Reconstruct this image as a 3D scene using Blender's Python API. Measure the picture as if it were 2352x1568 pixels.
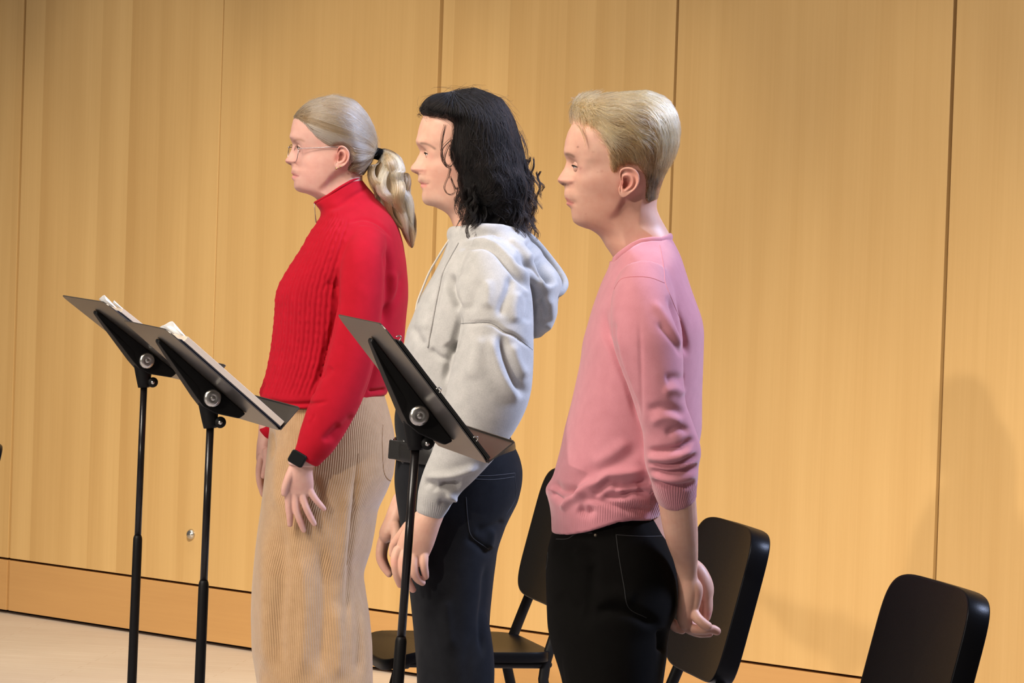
import bpy, bmesh, math, random
import numpy as np
from mathutils import Vector, Matrix
from mathutils.bvhtree import BVHTree
random.seed(7)
RNG = np.random.default_rng(11)
for o in list(bpy.data.objects):
    bpy.data.objects.remove(o)
SC = bpy.context.scene
COL = SC.collection

# ------------------------------------------------------------------ camera
FPX, IW, IH = 9500.0, 2352, 1568
CAMH = 1.5
PITCH = math.atan(304 / FPX)
ROLL = math.radians(1.9)
cam_data = bpy.data.cameras.new('camera')
cam_data.sensor_width = 36.0
cam_data.lens = 36.0 * FPX / IW
cam_data.clip_end = 200
cam = bpy.data.objects.new('camera', cam_data)
COL.objects.link(cam)
RM = (Matrix.Rotation(math.pi / 2 - PITCH, 4, 'X') @ Matrix.Rotation(ROLL, 4, 'Z'))
cam.matrix_world = Matrix.Translation((0, 0, CAMH)) @ RM
SC.camera = cam
R3 = np.array(RM.to_3x3())

# ------------------------------------------------------------------ light
SC.view_settings.view_transform = 'Standard'
SC.view_settings.look = 'None'
SC.view_settings.gamma = 1.0
SC.view_settings.use_curve_mapping = False
SC.view_settings.exposure = -0.30
world = bpy.data.worlds.new('hall_air')
SC.world = world
world.use_nodes = True
world.node_tree.nodes['Background'].inputs[0].default_value = (1.0, 0.93, 0.86, 1)
world.node_tree.nodes['Background'].inputs[1].default_value = 0.20

def lamp(name, kind, loc, aim, energy, color, size=1.0, size_y=None, spot=None, blend=0.3):
    d = bpy.data.lights.new(name, kind)
    d.energy = energy
    d.color = color
    if kind == 'AREA':
        d.size = size
        if size_y:
            d.shape = 'RECTANGLE'
            d.size_y = size_y
    else:
        d.shadow_soft_size = size
    if kind == 'SPOT':
        d.spot_size = math.radians(spot)
        d.spot_blend = blend
    o = bpy.data.objects.new(name, d)
    o.location = loc
    o.rotation_euler = (Vector(aim) - Vector(loc)).to_track_quat('-Z', 'Y').to_euler()
    COL.objects.link(o)
    return o
# front-of-house spot, left of the camera: models the faces and throws the soft shadow on the right of the wall
lamp('front_spot', 'SPOT', (-8.9, -2.0, 5.1), (0.2, 9.0, 1.2), 3400, (1.0, 0.90, 0.78), 0.12, spot=40)
# stage overhead rig, warm, in front of and above the singers
lamp('overhead_front', 'AREA', (-3.2, 6.0, 4.9), (0.0, 8.6, 0.9), 66, (1.0, 0.90, 0.79), 3.0, 2.0).data.spread = math.radians(58)
# soft beams passing over the singers' heads that light the lower wall
lamp('stage_wash', 'SPOT', (1.3, 4.5, 5.6), (1.1, 11.7, -0.6), 2700, (1.0, 0.86, 0.64), 0.3, spot=26, blend=1.0)
lamp('stage_wash', 'SPOT', (0.6, 4.8, 6.2), (-0.3, 13.1, -0.35), 1150, (1.0, 0.86, 0.64), 0.3, spot=23, blend=1.0)
lamp('stage_wash', 'SPOT', (-0.9, 5.5, 6.4), (-1.3, 14.1, -0.1), 4600, (1.0, 0.86, 0.64), 0.3, spot=26, blend=1.0)
# cool back light from high right
lamp('back_light', 'AREA', (4.2, 8.3, 5.2), (0.0, 8.2, 1.3), 150, (0.58, 0.68, 1.0), 1.6, 1.2).data.spread = math.radians(74)
# warm down lights washing the panelled wall: their scallops start near the top of the frame
for wl in (-0.55, 0.70, 1.90, 2.92, 3.82, 4.65):
    lx, ly = -1.796 + 0.6917 * wl - 0.7222 * 1.0, 14.739 - 0.7222 * wl - 0.6917 * 1.0
    lamp('wall_wash', 'SPOT', (lx, ly, 4.6), (lx + 0.06, ly + 0.06, 0.0), 120, (1.0, 0.90, 0.72), 0.05, spot=49.5, blend=0.28)

# ------------------------------------------------------------------ photo <-> place
def wp(px, py, Y):
    d = R3 @ np.array([(px - IW / 2) / FPX, -(py - IH / 2) / FPX, -1.0])
    t = Y / d[1]
    return np.array([0, 0, CAMH]) + t * d
def wps(pts, Y):
    return np.array([wp(p[0], p[1], Y) for p in pts])
def wpz(px, py, z):
    d = R3 @ np.array([(px - IW / 2) / FPX, -(py - IH / 2) / FPX, -1.0])
    t = (z - CAMH) / d[2]
    return np.array([0, 0, CAMH]) + t * d
def proj(P):
    q = (np.asarray(P) - np.array([0, 0, CAMH])) @ R3
    return np.stack([IW / 2 + FPX * q[:, 0] / -q[:, 2], IH / 2 - FPX * q[:, 1] / -q[:, 2]], 1)
def crop(x0, y0, s):
    return lambda pts: [(x0 + p[0] / s, y0 + p[1] / s) + tuple(p[2:]) for p in pts]

# ------------------------------------------------------------------ materials
def nt(name):
    m = bpy.data.materials.new(name)
    m.use_nodes = True
    t = m.node_tree
    return m, t, t.nodes['Principled BSDF'], t.nodes.new
def lk(t, a, b):
    t.links.new(a, b)
def simple(name, col, rough=0.5, metal=0.0, spec=0.5, coat=0.0, noise=0.0, nscale=60):
    m, t, b, N = nt(name)
    b.inputs['Base Color'].default_value = (*col, 1)
    b.inputs['Roughness'].default_value = rough
    b.inputs['Metallic'].default_value = metal
    b.inputs['Specular IOR Level'].default_value = spec
    b.inputs['Coat Weight'].default_value = coat
    if noise:
        tc = N('ShaderNodeTexCoord'); n = N('ShaderNodeTexNoise'); n.inputs['Scale'].default_value = nscale
        lk(t, tc.outputs['Object'], n.inputs['Vector'])
        mr = N('ShaderNodeMapRange')
        mr.inputs['To Min'].default_value = rough - noise; mr.inputs['To Max'].default_value = rough + noise
        lk(t, n.outputs['Fac'], mr.inputs['Value']); lk(t, mr.outputs[0], b.inputs['Roughness'])
        bp = N('ShaderNodeBump'); bp.inputs['Strength'].default_value = noise; bp.inputs['Distance'].default_value = 0.002
        lk(t, n.outputs['Fac'], bp.inputs['Height']); lk(t, bp.outputs[0], b.inputs['Normal'])
    return m

def fabric(name, col, col2=None, scale=900, rough=0.9, sheen=0.3, bump=0.25, heather=0.0, rib=None, ribdist=0.0008, ribstr=0.8, ribdark=0.0):
    """cloth: fine fibre noise; rib = spacing (m) of ribs along the mesh attribute 'wale'"""
    m, t, b, N = nt(name)
    b.inputs['Roughness'].default_value = rough
    b.inputs['Specular IOR Level'].default_value = 0.2 if max(col) > 0.05 else 0.06
    b.inputs['Sheen Weight'].default_value = sheen
    b.inputs['Sheen Roughness'].default_value = 0.5
    tc = N('ShaderNodeTexCoord')
    n = N('ShaderNodeTexNoise'); n.inputs['Scale'].default_value = scale; n.inputs['Detail'].default_value = 3
    lk(t, tc.outputs['Object'], n.inputs['Vector'])
    n2 = N('ShaderNodeTexNoise'); n2.inputs['Scale'].default_value = 45; n2.inputs['Detail'].default_value = 5
    lk(t, tc.outputs['Object'], n2.inputs['Vector'])
    mx = N('ShaderNodeMix'); mx.data_type = 'RGBA'
    c2 = col2 or tuple(c * 0.8 for c in col)
    mx.inputs['A'].default_value = (*col, 1); mx.inputs['B'].default_value = (*c2, 1)
    ad = N('ShaderNodeMath'); ad.operation = 'ADD'
    lk(t, n.outputs['Fac'], ad.inputs[0]); lk(t, n2.outputs['Fac'], ad.inputs[1])
    mr = N('ShaderNodeMapRange'); mr.inputs['From Min'].default_value = 0.7; mr.inputs['From Max'].default_value = 1.3
    lk(t, ad.outputs[0], mr.inputs['Value']); lk(t, mr.outputs[0], mx.inputs['Factor'])
    colout = mx.outputs['Result']
    h = n.outputs['Fac']
    bp = N('ShaderNodeBump'); bp.inputs['Strength'].default_value = bump; bp.inputs['Distance'].default_value = 0.0006
    lk(t, h, bp.inputs['Height'])
    if rib:
        at = N('ShaderNodeAttribute'); at.attribute_name = 'wale'
        mu = N('ShaderNodeMath'); mu.operation = 'MULTIPLY'; mu.inputs[1].default_value = 2 * math.pi / rib
        lk(t, at.outputs['Fac'], mu.inputs[0])
        sn = N('ShaderNodeMath'); sn.operation = 'SINE'; lk(t, mu.outputs[0], sn.inputs[0])
        am = N('ShaderNodeAttribute'); am.attribute_name = 'ribmask'
        hm = N('ShaderNodeMath'); hm.operation = 'MULTIPLY'; lk(t, sn.outputs[0], hm.inputs[0]); lk(t, am.outputs['Fac'], hm.inputs[1])
        bp2 = N('ShaderNodeBump'); bp2.inputs['Strength'].default_value = ribstr; bp2.inputs['Distance'].default_value = ribdist
        lk(t, hm.outputs[0], bp2.inputs['Height']); lk(t, bp.outputs[0], bp2.inputs['Normal'])
        lk(t, bp2.outputs[0], b.inputs['Normal'])
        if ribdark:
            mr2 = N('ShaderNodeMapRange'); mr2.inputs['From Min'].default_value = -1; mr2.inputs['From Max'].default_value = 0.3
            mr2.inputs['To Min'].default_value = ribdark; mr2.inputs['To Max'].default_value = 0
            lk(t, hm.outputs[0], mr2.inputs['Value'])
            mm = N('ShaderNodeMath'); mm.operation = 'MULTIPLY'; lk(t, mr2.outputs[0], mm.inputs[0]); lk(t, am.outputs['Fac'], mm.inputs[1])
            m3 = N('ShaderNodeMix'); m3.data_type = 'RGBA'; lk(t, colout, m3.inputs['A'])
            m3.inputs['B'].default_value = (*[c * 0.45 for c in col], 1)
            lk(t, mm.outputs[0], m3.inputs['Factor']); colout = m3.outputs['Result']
    else:
        lk(t, bp.outputs[0], b.inputs['Normal'])
    lk(t, colout, b.inputs['Base Color'])
    return m

def skin_mat(name):
    m, t, b, N = nt(name)
    at = N('ShaderNodeAttribute'); at.attribute_name = 'tint'
    tc = N('ShaderNodeTexCoord'); n = N('ShaderNodeTexNoise'); n.inputs['Scale'].default_value = 55; n.inputs['Detail'].default_value = 6
    lk(t, tc.outputs['Object'], n.inputs['Vector'])
    mx = N('ShaderNodeMix'); mx.data_type = 'RGBA'; mx.blend_type = 'MULTIPLY'
    mx.inputs['Factor'].default_value = 1
    rp = N('ShaderNodeValToRGB')
    rp.color_ramp.elements[0].position = 0.3; rp.color_ramp.elements[0].color = (0.93, 0.86, 0.85, 1)
    rp.color_ramp.elements[1].position = 0.7; rp.color_ramp.elements[1].color = (1.0, 1.0, 1.0, 1)
    lk(t, n.outputs['Fac'], rp.inputs[0])
    lk(t, at.outputs['Color'], mx.inputs['A']); lk(t, rp.outputs[0], mx.inputs['B'])
    lk(t, mx.outputs['Result'], b.inputs['Base Color'])
    b.inputs['Roughness'].default_value = 0.48
    b.inputs['Specular IOR Level'].default_value = 0.35
    b.inputs['Subsurface Weight'].default_value = 0.12
    b.inputs['Subsurface Radius'].default_value = (0.010, 0.004, 0.002)
    b.inputs['Subsurface Scale'].default_value = 1.0
    n2 = N('ShaderNodeTexNoise'); n2.inputs['Scale'].default_value = 700
    lk(t, tc.outputs['Object'], n2.inputs['Vector'])
    bp = N('ShaderNodeBump'); bp.inputs['Strength'].default_value = 0.12; bp.inputs['Distance'].default_value = 0.0005
    lk(t, n2.outputs['Fac'], bp.inputs['Height']); lk(t, bp.outputs[0], b.inputs['Normal'])
    return m

def hair_mat(name, stops, rough=0.35, ior=1.45):
    m = bpy.data.materials.new(name); m.use_nodes = True
    t = m.node_tree; N = t.nodes.new
    t.nodes.remove(t.nodes['Principled BSDF'])
    hb = N('ShaderNodeBsdfHairPrincipled')
    hb.parametrization = 'COLOR'
    hb.inputs['Roughness'].default_value = rough
    hb.inputs['Radial Roughness'].default_value = 0.5
    hb.inputs['IOR'].default_value = ior
    hi = N('ShaderNodeHairInfo')
    rp = N('ShaderNodeValToRGB')
    el = rp.color_ramp.elements
    el[0].position = stops[0][0]; el[0].color = (*stops[0][1], 1)
    el[1].position = stops[-1][0]; el[1].color = (*stops[-1][1], 1)
    for p, c in stops[1:-1]:
        e = el.new(p); e.color = (*c, 1)
    at = N('ShaderNodeAttribute'); at.attribute_name = 'shade'
    lk(t, at.outputs['Fac'], rp.inputs[0])
    lk(t, rp.outputs[0], hb.inputs['Color'])
    lk(t, hb.outputs[0], t.nodes['Material Output'].inputs[0])
    return m

def wood(name, strips=0.16, dark=0.0, base=((0.56, 0.345, 0.135), (0.68, 0.45, 0.195)), horizontal=False, rough=0.42, width=0.065, contrast=1.0):
    """veneer: vertical book-matched strips of differing tone plus fine grain; object coordinates: x along wall, z up"""
    m, t, b, N = nt(name)
    b.inputs['Roughness'].default_value = rough
    b.inputs['Specular IOR Level'].default_value = 0.3
    tc = N('ShaderNodeTexCoord')
    sp = N('ShaderNodeSeparateXYZ'); lk(t, tc.outputs['Object'], sp.inputs[0])
    dv = N('ShaderNodeMath'); dv.operation = 'DIVIDE'; dv.inputs[1].default_value = width
    lk(t, sp.outputs['Z' if horizontal else 'X'], dv.inputs[0])
    fl = N('ShaderNodeMath'); fl.operation = 'FLOOR'; lk(t, dv.outputs[0], fl.inputs[0])
    fr = N('ShaderNodeMath'); fr.operation = 'FRACT'; lk(t, dv.outputs[0], fr.inputs[0])
    wn = N('ShaderNodeTexWhiteNoise'); wn.noise_dimensions = '1D'; lk(t, fl.outputs[0], wn.inputs['W'])
    # grain
    mp = N('ShaderNodeMapping'); mp.inputs['Scale'].default_value = (2.0, 30, 90) if horizontal else (90, 30, 1.3)
    lk(t, tc.outputs['Object'], mp.inputs[0])
    n1 = N('ShaderNodeTexNoise'); n1.inputs['Scale'].default_value = 1.0; n1.inputs['Detail'].default_value = 6; n1.inputs['Distortion'].default_value = 0.4
    lk(t, mp.outputs[0], n1.inputs['Vector'])
    mp2 = N('ShaderNodeMapping'); mp2.inputs['Scale'].default_value = (1.0, 6, 12) if horizontal else (14, 6, 0.9)
    lk(t, tc.outputs['Object'], mp2.inputs[0])
    n2 = N('ShaderNodeTexNoise'); n2.inputs['Scale'].default_value = 1.0; n2.inputs['Detail'].default_value = 4
    lk(t, mp2.outputs[0], n2.inputs['Vector'])
    # factor = 0.5 + strips*(wn-.5) + strips*.7*(fr-.5) + grain
    def mad(x, k, c):
        q = N('ShaderNodeMath'); q.operation = 'MULTIPLY_ADD'; q.inputs[1].default_value = k
        lk(t, x, q.inputs[0])
        if isinstance(c, float):
            q.inputs[2].default_value = c
        else:
            lk(t, c, q.inputs[2])
        return q.outputs[0]
    ss = N('ShaderNodeMapRange'); ss.interpolation_type = 'SMOOTHSTEP'; ss.inputs['From Min'].default_value = 0.0; ss.inputs['From Max'].default_value = 0.75
    lk(t, fr.outputs[0], ss.inputs['Value'])
    f = mad(wn.outputs['Value'], strips, 0.5 - strips * 0.5)
    f = mad(ss.outputs[0], strips * 1.0, f)
    f = mad(n1.outputs['Fac'], 0.55 * contrast, f)
    f = mad(n2.outputs['Fac'], 0.9 * contrast, f)
    f = mad(f, 1.0, -0.72 * contrast - strips * 0.65)
    mx = N('ShaderNodeMix'); mx.data_type = 'RGBA'
    mx.inputs['A'].default_value = (*base[0], 1); mx.inputs['B'].default_value = (*base[1], 1)
    lk(t, f, mx.inputs['Factor'])
    lk(t, mx.outputs['Result'], b.inputs['Base Color'])
    bp = N('ShaderNodeBump'); bp.inputs['Strength'].default_value = 0.05; bp.inputs['Distance'].default_value = 0.001
    lk(t, n1.outputs['Fac'], bp.inputs['Height']); lk(t, bp.outputs[0], b.inputs['Normal'])
    return m

M = {}
M['skin'] = skin_mat('skin')
M['wood_strip'] = wood('maple_veneer_strips', strips=0.42, width=0.164)
M['wood_plain'] = wood('maple_veneer_plain', strips=0.12, width=0.15)
M['wood_mid'] = wood('maple_veneer_mid', strips=0.30, width=0.127)
M['wood_low'] = wood('maple_kick_board', strips=0.0, horizontal=True, base=((0.50, 0.275, 0.105), (0.60, 0.345, 0.135)))
M['gap'] = simple('dark_gap', (0.028, 0.014, 0.007), 0.9)
M['black_plastic'] = simple('black_plastic', (0.0035, 0.0035, 0.0045), 0.36, spec=0.09, noise=0.06, nscale=500)
M['black_metal'] = simple('black_powder_coat', (0.005, 0.0045, 0.0045), 0.5, spec=0.2)
M['black_gloss'] = simple('black_gloss', (0.010, 0.008, 0.008), 0.22, spec=0.3)
M['desk_metal'] = simple('satin_desk', (0.13, 0.118, 0.108), 0.30, metal=0.75, spec=0.5)
M['chrome'] = simple('brushed_steel', (0.62, 0.59, 0.54), 0.24, metal=1.0)
M['paper'] = simple('paper', (0.80, 0.79, 0.78), 0.8)
M['page_edge'] = simple('page_edge', (0.62, 0.52, 0.42), 0.8)
M['binder'] = simple('binder_cover', (0.030, 0.034, 0.055), 0.35, spec=0.6)
M['binder_black'] = simple('binder_black', (0.012, 0.011, 0.010), 0.45)
M['eye_white'] = simple('eye_white', (0.75, 0.72, 0.70), 0.15)
M['lash'] = simple('lash', (0.02, 0.012, 0.009), 0.7, spec=0.1)
M['elastic'] = simple('black_elastic', (0.004, 0.004, 0.004), 0.9, spec=0.05)
M['gold'] = simple('gold', (0.80, 0.55, 0.25), 0.2, 1.0)
M['screen'] = simple('dark_screen', (0.0015, 0.0015, 0.002), 0.3, spec=0.08)
M['strap'] = simple('strap_pink', (0.66, 0.42, 0.36), 0.6)

# ------------------------------------------------------------------ mesh helpers
def mesh_from(name, V, Fc):
    me = bpy.data.meshes.new(name)
    me.from_pydata([tuple(v) for v in V], [], [tuple(f) for f in Fc])
    bm = bmesh.new(); bm.from_mesh(me)
    bmesh.ops.recalc_face_normals(bm, faces=bm.faces[:])
    bm.to_mesh(me); bm.free()
    me.update()
    return me
def setmat(me, m, smooth=True):
    me.materials.clear()
    for x in (m if isinstance(m, (list, tuple)) else [m]):
        me.materials.append(x)
    if smooth:
        me.polygons.foreach_set('use_smooth', [True] * len(me.polygons))
def link(name, me, parent=None):
    o = bpy.data.objects.new(name, me)
    COL.objects.link(o)
    if parent is not None:
        o.parent = parent
        o.matrix_parent_inverse = parent.matrix_world.inverted()
    return o
def part(name, VF, m, parent=None, smooth=True, label=None):
    me = VF if isinstance(VF, bpy.types.Mesh) else mesh_from(name, *VF)
    setmat(me, m, smooth)
    o = link(name, me, parent)
    if label:
        o['label'] = label
    return o
def tag(o, label, cat, group=None):
    o['label'] = label; o['category'] = cat
    if group:
        o['group'] = group
    return o
def thing(name, label, cat, loc, group=None, rz=0.0):
    o = bpy.data.objects.new(name, None)
    COL.objects.link(o)
    o.empty_display_size = 0.1
    o.matrix_world = Matrix.Translation(Vector(loc)) @ Matrix.Rotation(rz, 4, 'Z')
    return tag(o, label, cat, group)
def struct(o):
    o['kind'] = 'structure'
    return o
def join(*vfs):
    V, Fc, n = [], [], 0
    for v, f in vfs:
        V += [tuple(x) for x in v]
        Fc += [tuple(i + n for i in q) for q in f]
        n += len(v)
    return V, Fc
def box(x0, y0, z0, x1, y1, z1):
    V = [(x, y, z) for z in (z0, z1) for y in (y0, y1) for x in (x0, x1)]
    return V, [(0, 2, 3, 1), (4, 5, 7, 6), (0, 1, 5, 4), (2, 6, 7, 3), (0, 4, 6, 2), (1, 3, 7, 5)]
def rings_mesh(rings, cap=True):
    n = len(rings[0]); V = [tuple(p) for r in rings for p in r]; Fc = []
    for i in range(len(rings) - 1):
        for j in range(n):
            a, b2 = i * n + j, i * n + (j + 1) % n
            Fc.append((a, b2, b2 + n, a + n))
    if cap:
        V.append(tuple(np.mean(rings[0], 0))); c0 = len(V) - 1
        V.append(tuple(np.mean(rings[-1], 0))); c1 = len(V) - 1
        for j in range(n):
            Fc.append((c0, (j + 1) % n, j))
            Fc.append((c1, (len(rings) - 1) * n + j, (len(rings) - 1) * n + (j + 1) % n))
    return V, Fc
def catmull(P, sub):
    P = np.asarray(P, float)
    if len(P) < 3 or sub < 2:
        return P if sub < 2 else np.concatenate([[P[0] + (P[1] - P[0]) * k / sub] for k in range(sub)] + [[P[1]]])
    Q = np.vstack([2 * P[0] - P[1], P, 2 * P[-1] - P[-2]])
    out = []
    for i in range(1, len(Q) - 2):
        p0, p1, p2, p3 = Q[i - 1], Q[i], Q[i + 1], Q[i + 2]
        for k in range(sub):
            t = k / sub
            out.append(0.5 * ((2 * p1) + (-p0 + p2) * t + (2 * p0 - 5 * p1 + 4 * p2 - p3) * t * t + (-p0 + 3 * p1 - 3 * p2 + p3) * t ** 3))
    out.append(P[-1])
    return np.array(out)
def tube3(P, r1, r2=None, n=20, sub=1, cap=True, hint=(0, 1, 0), expo=2.0, roundcap=True):
    """tube along P; r1 half width across (perpendicular to hint), r2 half width along hint"""
    P = np.asarray(P, float)
    r1 = np.broadcast_to(np.asarray(r1, float), (len(P),)); r2 = r1 if r2 is None else np.broadcast_to(np.asarray(r2, float), (len(P),))
    if sub > 1:
        A = catmull(np.column_stack([P, r1, r2]), sub)
        P, r1, r2 = A[:, :3], np.maximum(A[:, 3], 1e-5), np.maximum(A[:, 4], 1e-5)
    T = np.gradient(P, axis=0)
    T /= np.linalg.norm(T, axis=1)[:, None] + 1e-12
    if roundcap and cap:
        Pn, a1, a2, TT = [], [], [], []
        m = 0.5 * (r1[0] + r2[0])
        for k in range(4):
            an = math.pi / 2 * (1 - k / 4)
            if k == 0: an = math.pi / 2 * 0.93
            Pn.append(P[0] - T[0] * m * math.sin(an)); a1.append(r1[0] * math.cos(an)); a2.append(r2[0] * math.cos(an)); TT.append(T[0])
        Pn += list(P); a1 += list(r1); a2 += list(r2); TT += list(T)
        m = 0.5 * (r1[-1] + r2[-1])
        for k in range(1, 5):
            an = math.pi / 2 * k / 4
            if k == 4: an *= 0.93
            Pn.append(P[-1] + T[-1] * m * math.sin(an)); a1.append(r1[-1] * math.cos(an)); a2.append(r2[-1] * math.cos(an)); TT.append(T[-1])
        P, r1, r2, T = np.array(Pn), np.array(a1), np.array(a2), np.array(TT)
    h = np.array(hint, float)
    rings = []
    th = np.linspace(0, 2 * math.pi, n, endpoint=False)
    c, s = np.cos(th), np.sin(th)
    c = np.sign(c) * np.abs(c) ** (2 / expo); s = np.sign(s) * np.abs(s) ** (2 / expo)
    for i in range(len(P)):
        B = h - T[i] * (h @ T[i]); L = np.linalg.norm(B)
        if L < 0.05:
            B = np.array([1.0, 0, 0]) - T[i] * T[i][0]; L = np.linalg.norm(B)
        B /= L
        Nn = np.cross(B, T[i])
        rings.append(P[i] + np.outer(c * r1[i], Nn) + np.outer(s * r2[i], B))
    return rings_mesh(rings, cap)
def ptube(pts, Y0, n=20, sub=5, expo=2.0):
    """pts: (px, py, dy, r1[, r2]); radii in metres"""
    P = np.array([wp(p[0], p[1], Y0 + p[2]) for p in pts])
    return tube3(P, [p[3] for p in pts], [p[4] if len(p) > 4 else p[3] for p in pts], n, sub, expo=expo)
def pxtube(pts, Y0, n=28, sub=6, flat=0.95, expo=2.0, rc=False):
    """pts: (px, py, dy, half width px[, depth half m])"""
    P = np.array([wp(p[0], p[1], Y0 + p[2]) for p in pts])
    r1 = [p[3] * (Y0 + p[2]) / FPX for p in pts]
    r2 = [p[4] if len(p) > 4 else r1[i] * flat for i, p in enumerate(pts)]
    return tube3(P, r1, r2, n, sub, expo=expo, roundcap=rc)
def contour(pts, Y, sig=0.004):
    W = wps(pts, Y)
    o = np.argsort(W[:, 2]); z, x = W[o, 2], W[o, 0]
    zz = np.linspace(z[0], z[-1], 1200)
    xx = np.interp(zz, z, x)
    if sig > 0:
        dz = zz[1] - zz[0]; k = max(1, int(3 * sig / dz))
        ker = np.exp(-0.5 * (np.arange(-k, k + 1) * dz / sig) ** 2); ker /= ker.sum()
        pad = np.concatenate([2 * xx[0] - xx[k:0:-1], xx, 2 * xx[-1] - xx[-2:-k - 2:-1]])
        xx = np.convolve(pad, ker, 'valid')
    return lambda q: np.interp(q, zz, xx)
def keyed(pts, Y, pxc, sig=0.012):
    """pts (py, value...) -> function of z"""
    z = np.array([wp(pxc, p[0], Y)[2] for p in pts]); v = np.array([p[1] for p in pts], float)
    o = np.argsort(z); z, v = z[o], v[o]
    zz = np.linspace(z[0], z[-1], 800); vv = np.interp(zz, z, v)
    if sig > 0:
        dz = zz[1] - zz[0]; k = max(1, int(3 * sig / dz))
        ker = np.exp(-0.5 * (np.arange(-k, k + 1) * dz / sig) ** 2); ker /= ker.sum()
        pad = np.concatenate([np.full(k, vv[0]), vv, np.full(k, vv[-1])])
        vv = np.convolve(pad, ker, 'valid')
    return lambda q: np.interp(q, zz, vv)
def profile_loft(front, back, Y, hw, n=64, expo=2.3, dz=0.006, sig=0.006, yoff=0.0):
    f, b = contour(front, Y, sig), contour(back, Y, sig)
    pxc = 0.5 * (np.mean([p[0] for p in front]) + np.mean([p[0] for p in back]))
    w = keyed(hw, Y, pxc)
    zt = min(wps(front, Y)[:, 2].max(), wps(back, Y)[:, 2].max()); zb = max(wps(front, Y)[:, 2].min(), wps(back, Y)[:, 2].min())
    th = np.linspace(0, 2 * math.pi, n, endpoint=False)
    c, s = np.cos(th), np.sin(th)
    c = np.sign(c) * np.abs(c) ** (2 / expo); s = np.sign(s) * np.abs(s) ** (2 / expo)
    rings = []
    for z in np.arange(zt, zb, -dz):
        xf, xb = f(z), b(z); ww = w(z)
        rings.append(np.column_stack([0.5 * (xf + xb) + 0.5 * (xb - xf) * c, Y + yoff + ww * s, np.full(n, z)]))
    return rings_mesh(rings)
def adj_smooth(V, E, iters, lam=0.5):
    deg = np.zeros(len(V)); np.add.at(deg, E[:, 0], 1); np.add.at(deg, E[:, 1], 1)
    for _ in range(iters):
        S = np.zeros_like(V)
        for k in range(3):
            S[:, k] = np.bincount(E[:, 0], V[E[:, 1], k], len(V)) + np.bincount(E[:, 1], V[E[:, 0], k], len(V))
        V = V + lam * (S / np.maximum(deg, 1)[:, None] - V)
    return V
def getV(me):
    a = np.empty(len(me.vertices) * 3); me.vertices.foreach_get('co', a); return a.reshape(-1, 3)
def getN(me):
    a = np.empty(len(me.vertices) * 3); me.vertices.foreach_get('normal', a); return a.reshape(-1, 3)
def getE(me):
    a = np.empty(len(me.edges) * 2, dtype=np.int32); me.edges.foreach_get('vertices', a); return a.reshape(-1, 2)
def setV(me, V):
    me.vertices.foreach_set('co', np.asarray(V, float).ravel()); me.update()
def smooth_mesh(me, it, lam=0.5):
    if it:
        setV(me, adj_smooth(getV(me), getE(me), it, lam))
def union(vfs, voxel, it=4, name='tmp'):
    V, Fc = join(*vfs)
    me = mesh_from(name, V, Fc)
    o = bpy.data.objects.new(name, me); COL.objects.link(o)
    md = o.modifiers.new('r', 'REMESH'); md.mode = 'VOXEL'; md.voxel_size = voxel; md.adaptivity = 0
    dg = bpy.context.evaluated_depsgraph_get()
    out = bpy.data.meshes.new_from_object(o.evaluated_get(dg))
    out.name = name
    bpy.data.objects.remove(o); bpy.data.meshes.remove(me)
    smooth_mesh(out, it)
    return out
def merge_meshes(mes, name):
    V, Fc, n = [], [], 0
    for me in mes:
        if not isinstance(me, bpy.types.Mesh):
            me = mesh_from('t', *me)
        V.append(getV(me))
        Fc += [tuple(i + n for i in p.vertices) for p in me.polygons]
        n += len(me.vertices)
    return mesh_from(name, np.vstack(V), Fc)
def seg_dist(Q, poly):
    """distance of 2D points to polyline, with end parameter 0..1"""
    best = np.full(len(Q), 1e9); tp = np.zeros(len(Q)); sd = np.zeros(len(Q))
    poly = np.asarray(poly, float)
    L = np.linalg.norm(np.diff(poly, axis=0), axis=1); cum = np.concatenate([[0], np.cumsum(L)])
    for i in range(len(poly) - 1):
        a, d = poly[i], poly[i + 1] - poly[i]
        t = np.clip(((Q - a) @ d) / (d @ d + 1e-9), 0, 1)
        r = Q - (a + t[:, None] * d)
        dist = np.linalg.norm(r, axis=1)
        m = dist < best
        best[m] = dist[m]; tp[m] = (cum[i] + t[m] * L[i]) / cum[-1]
        sd[m] = np.sign(d[0] * r[m, 1] - d[1] * r[m, 0])
    return best, tp, sd
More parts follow.
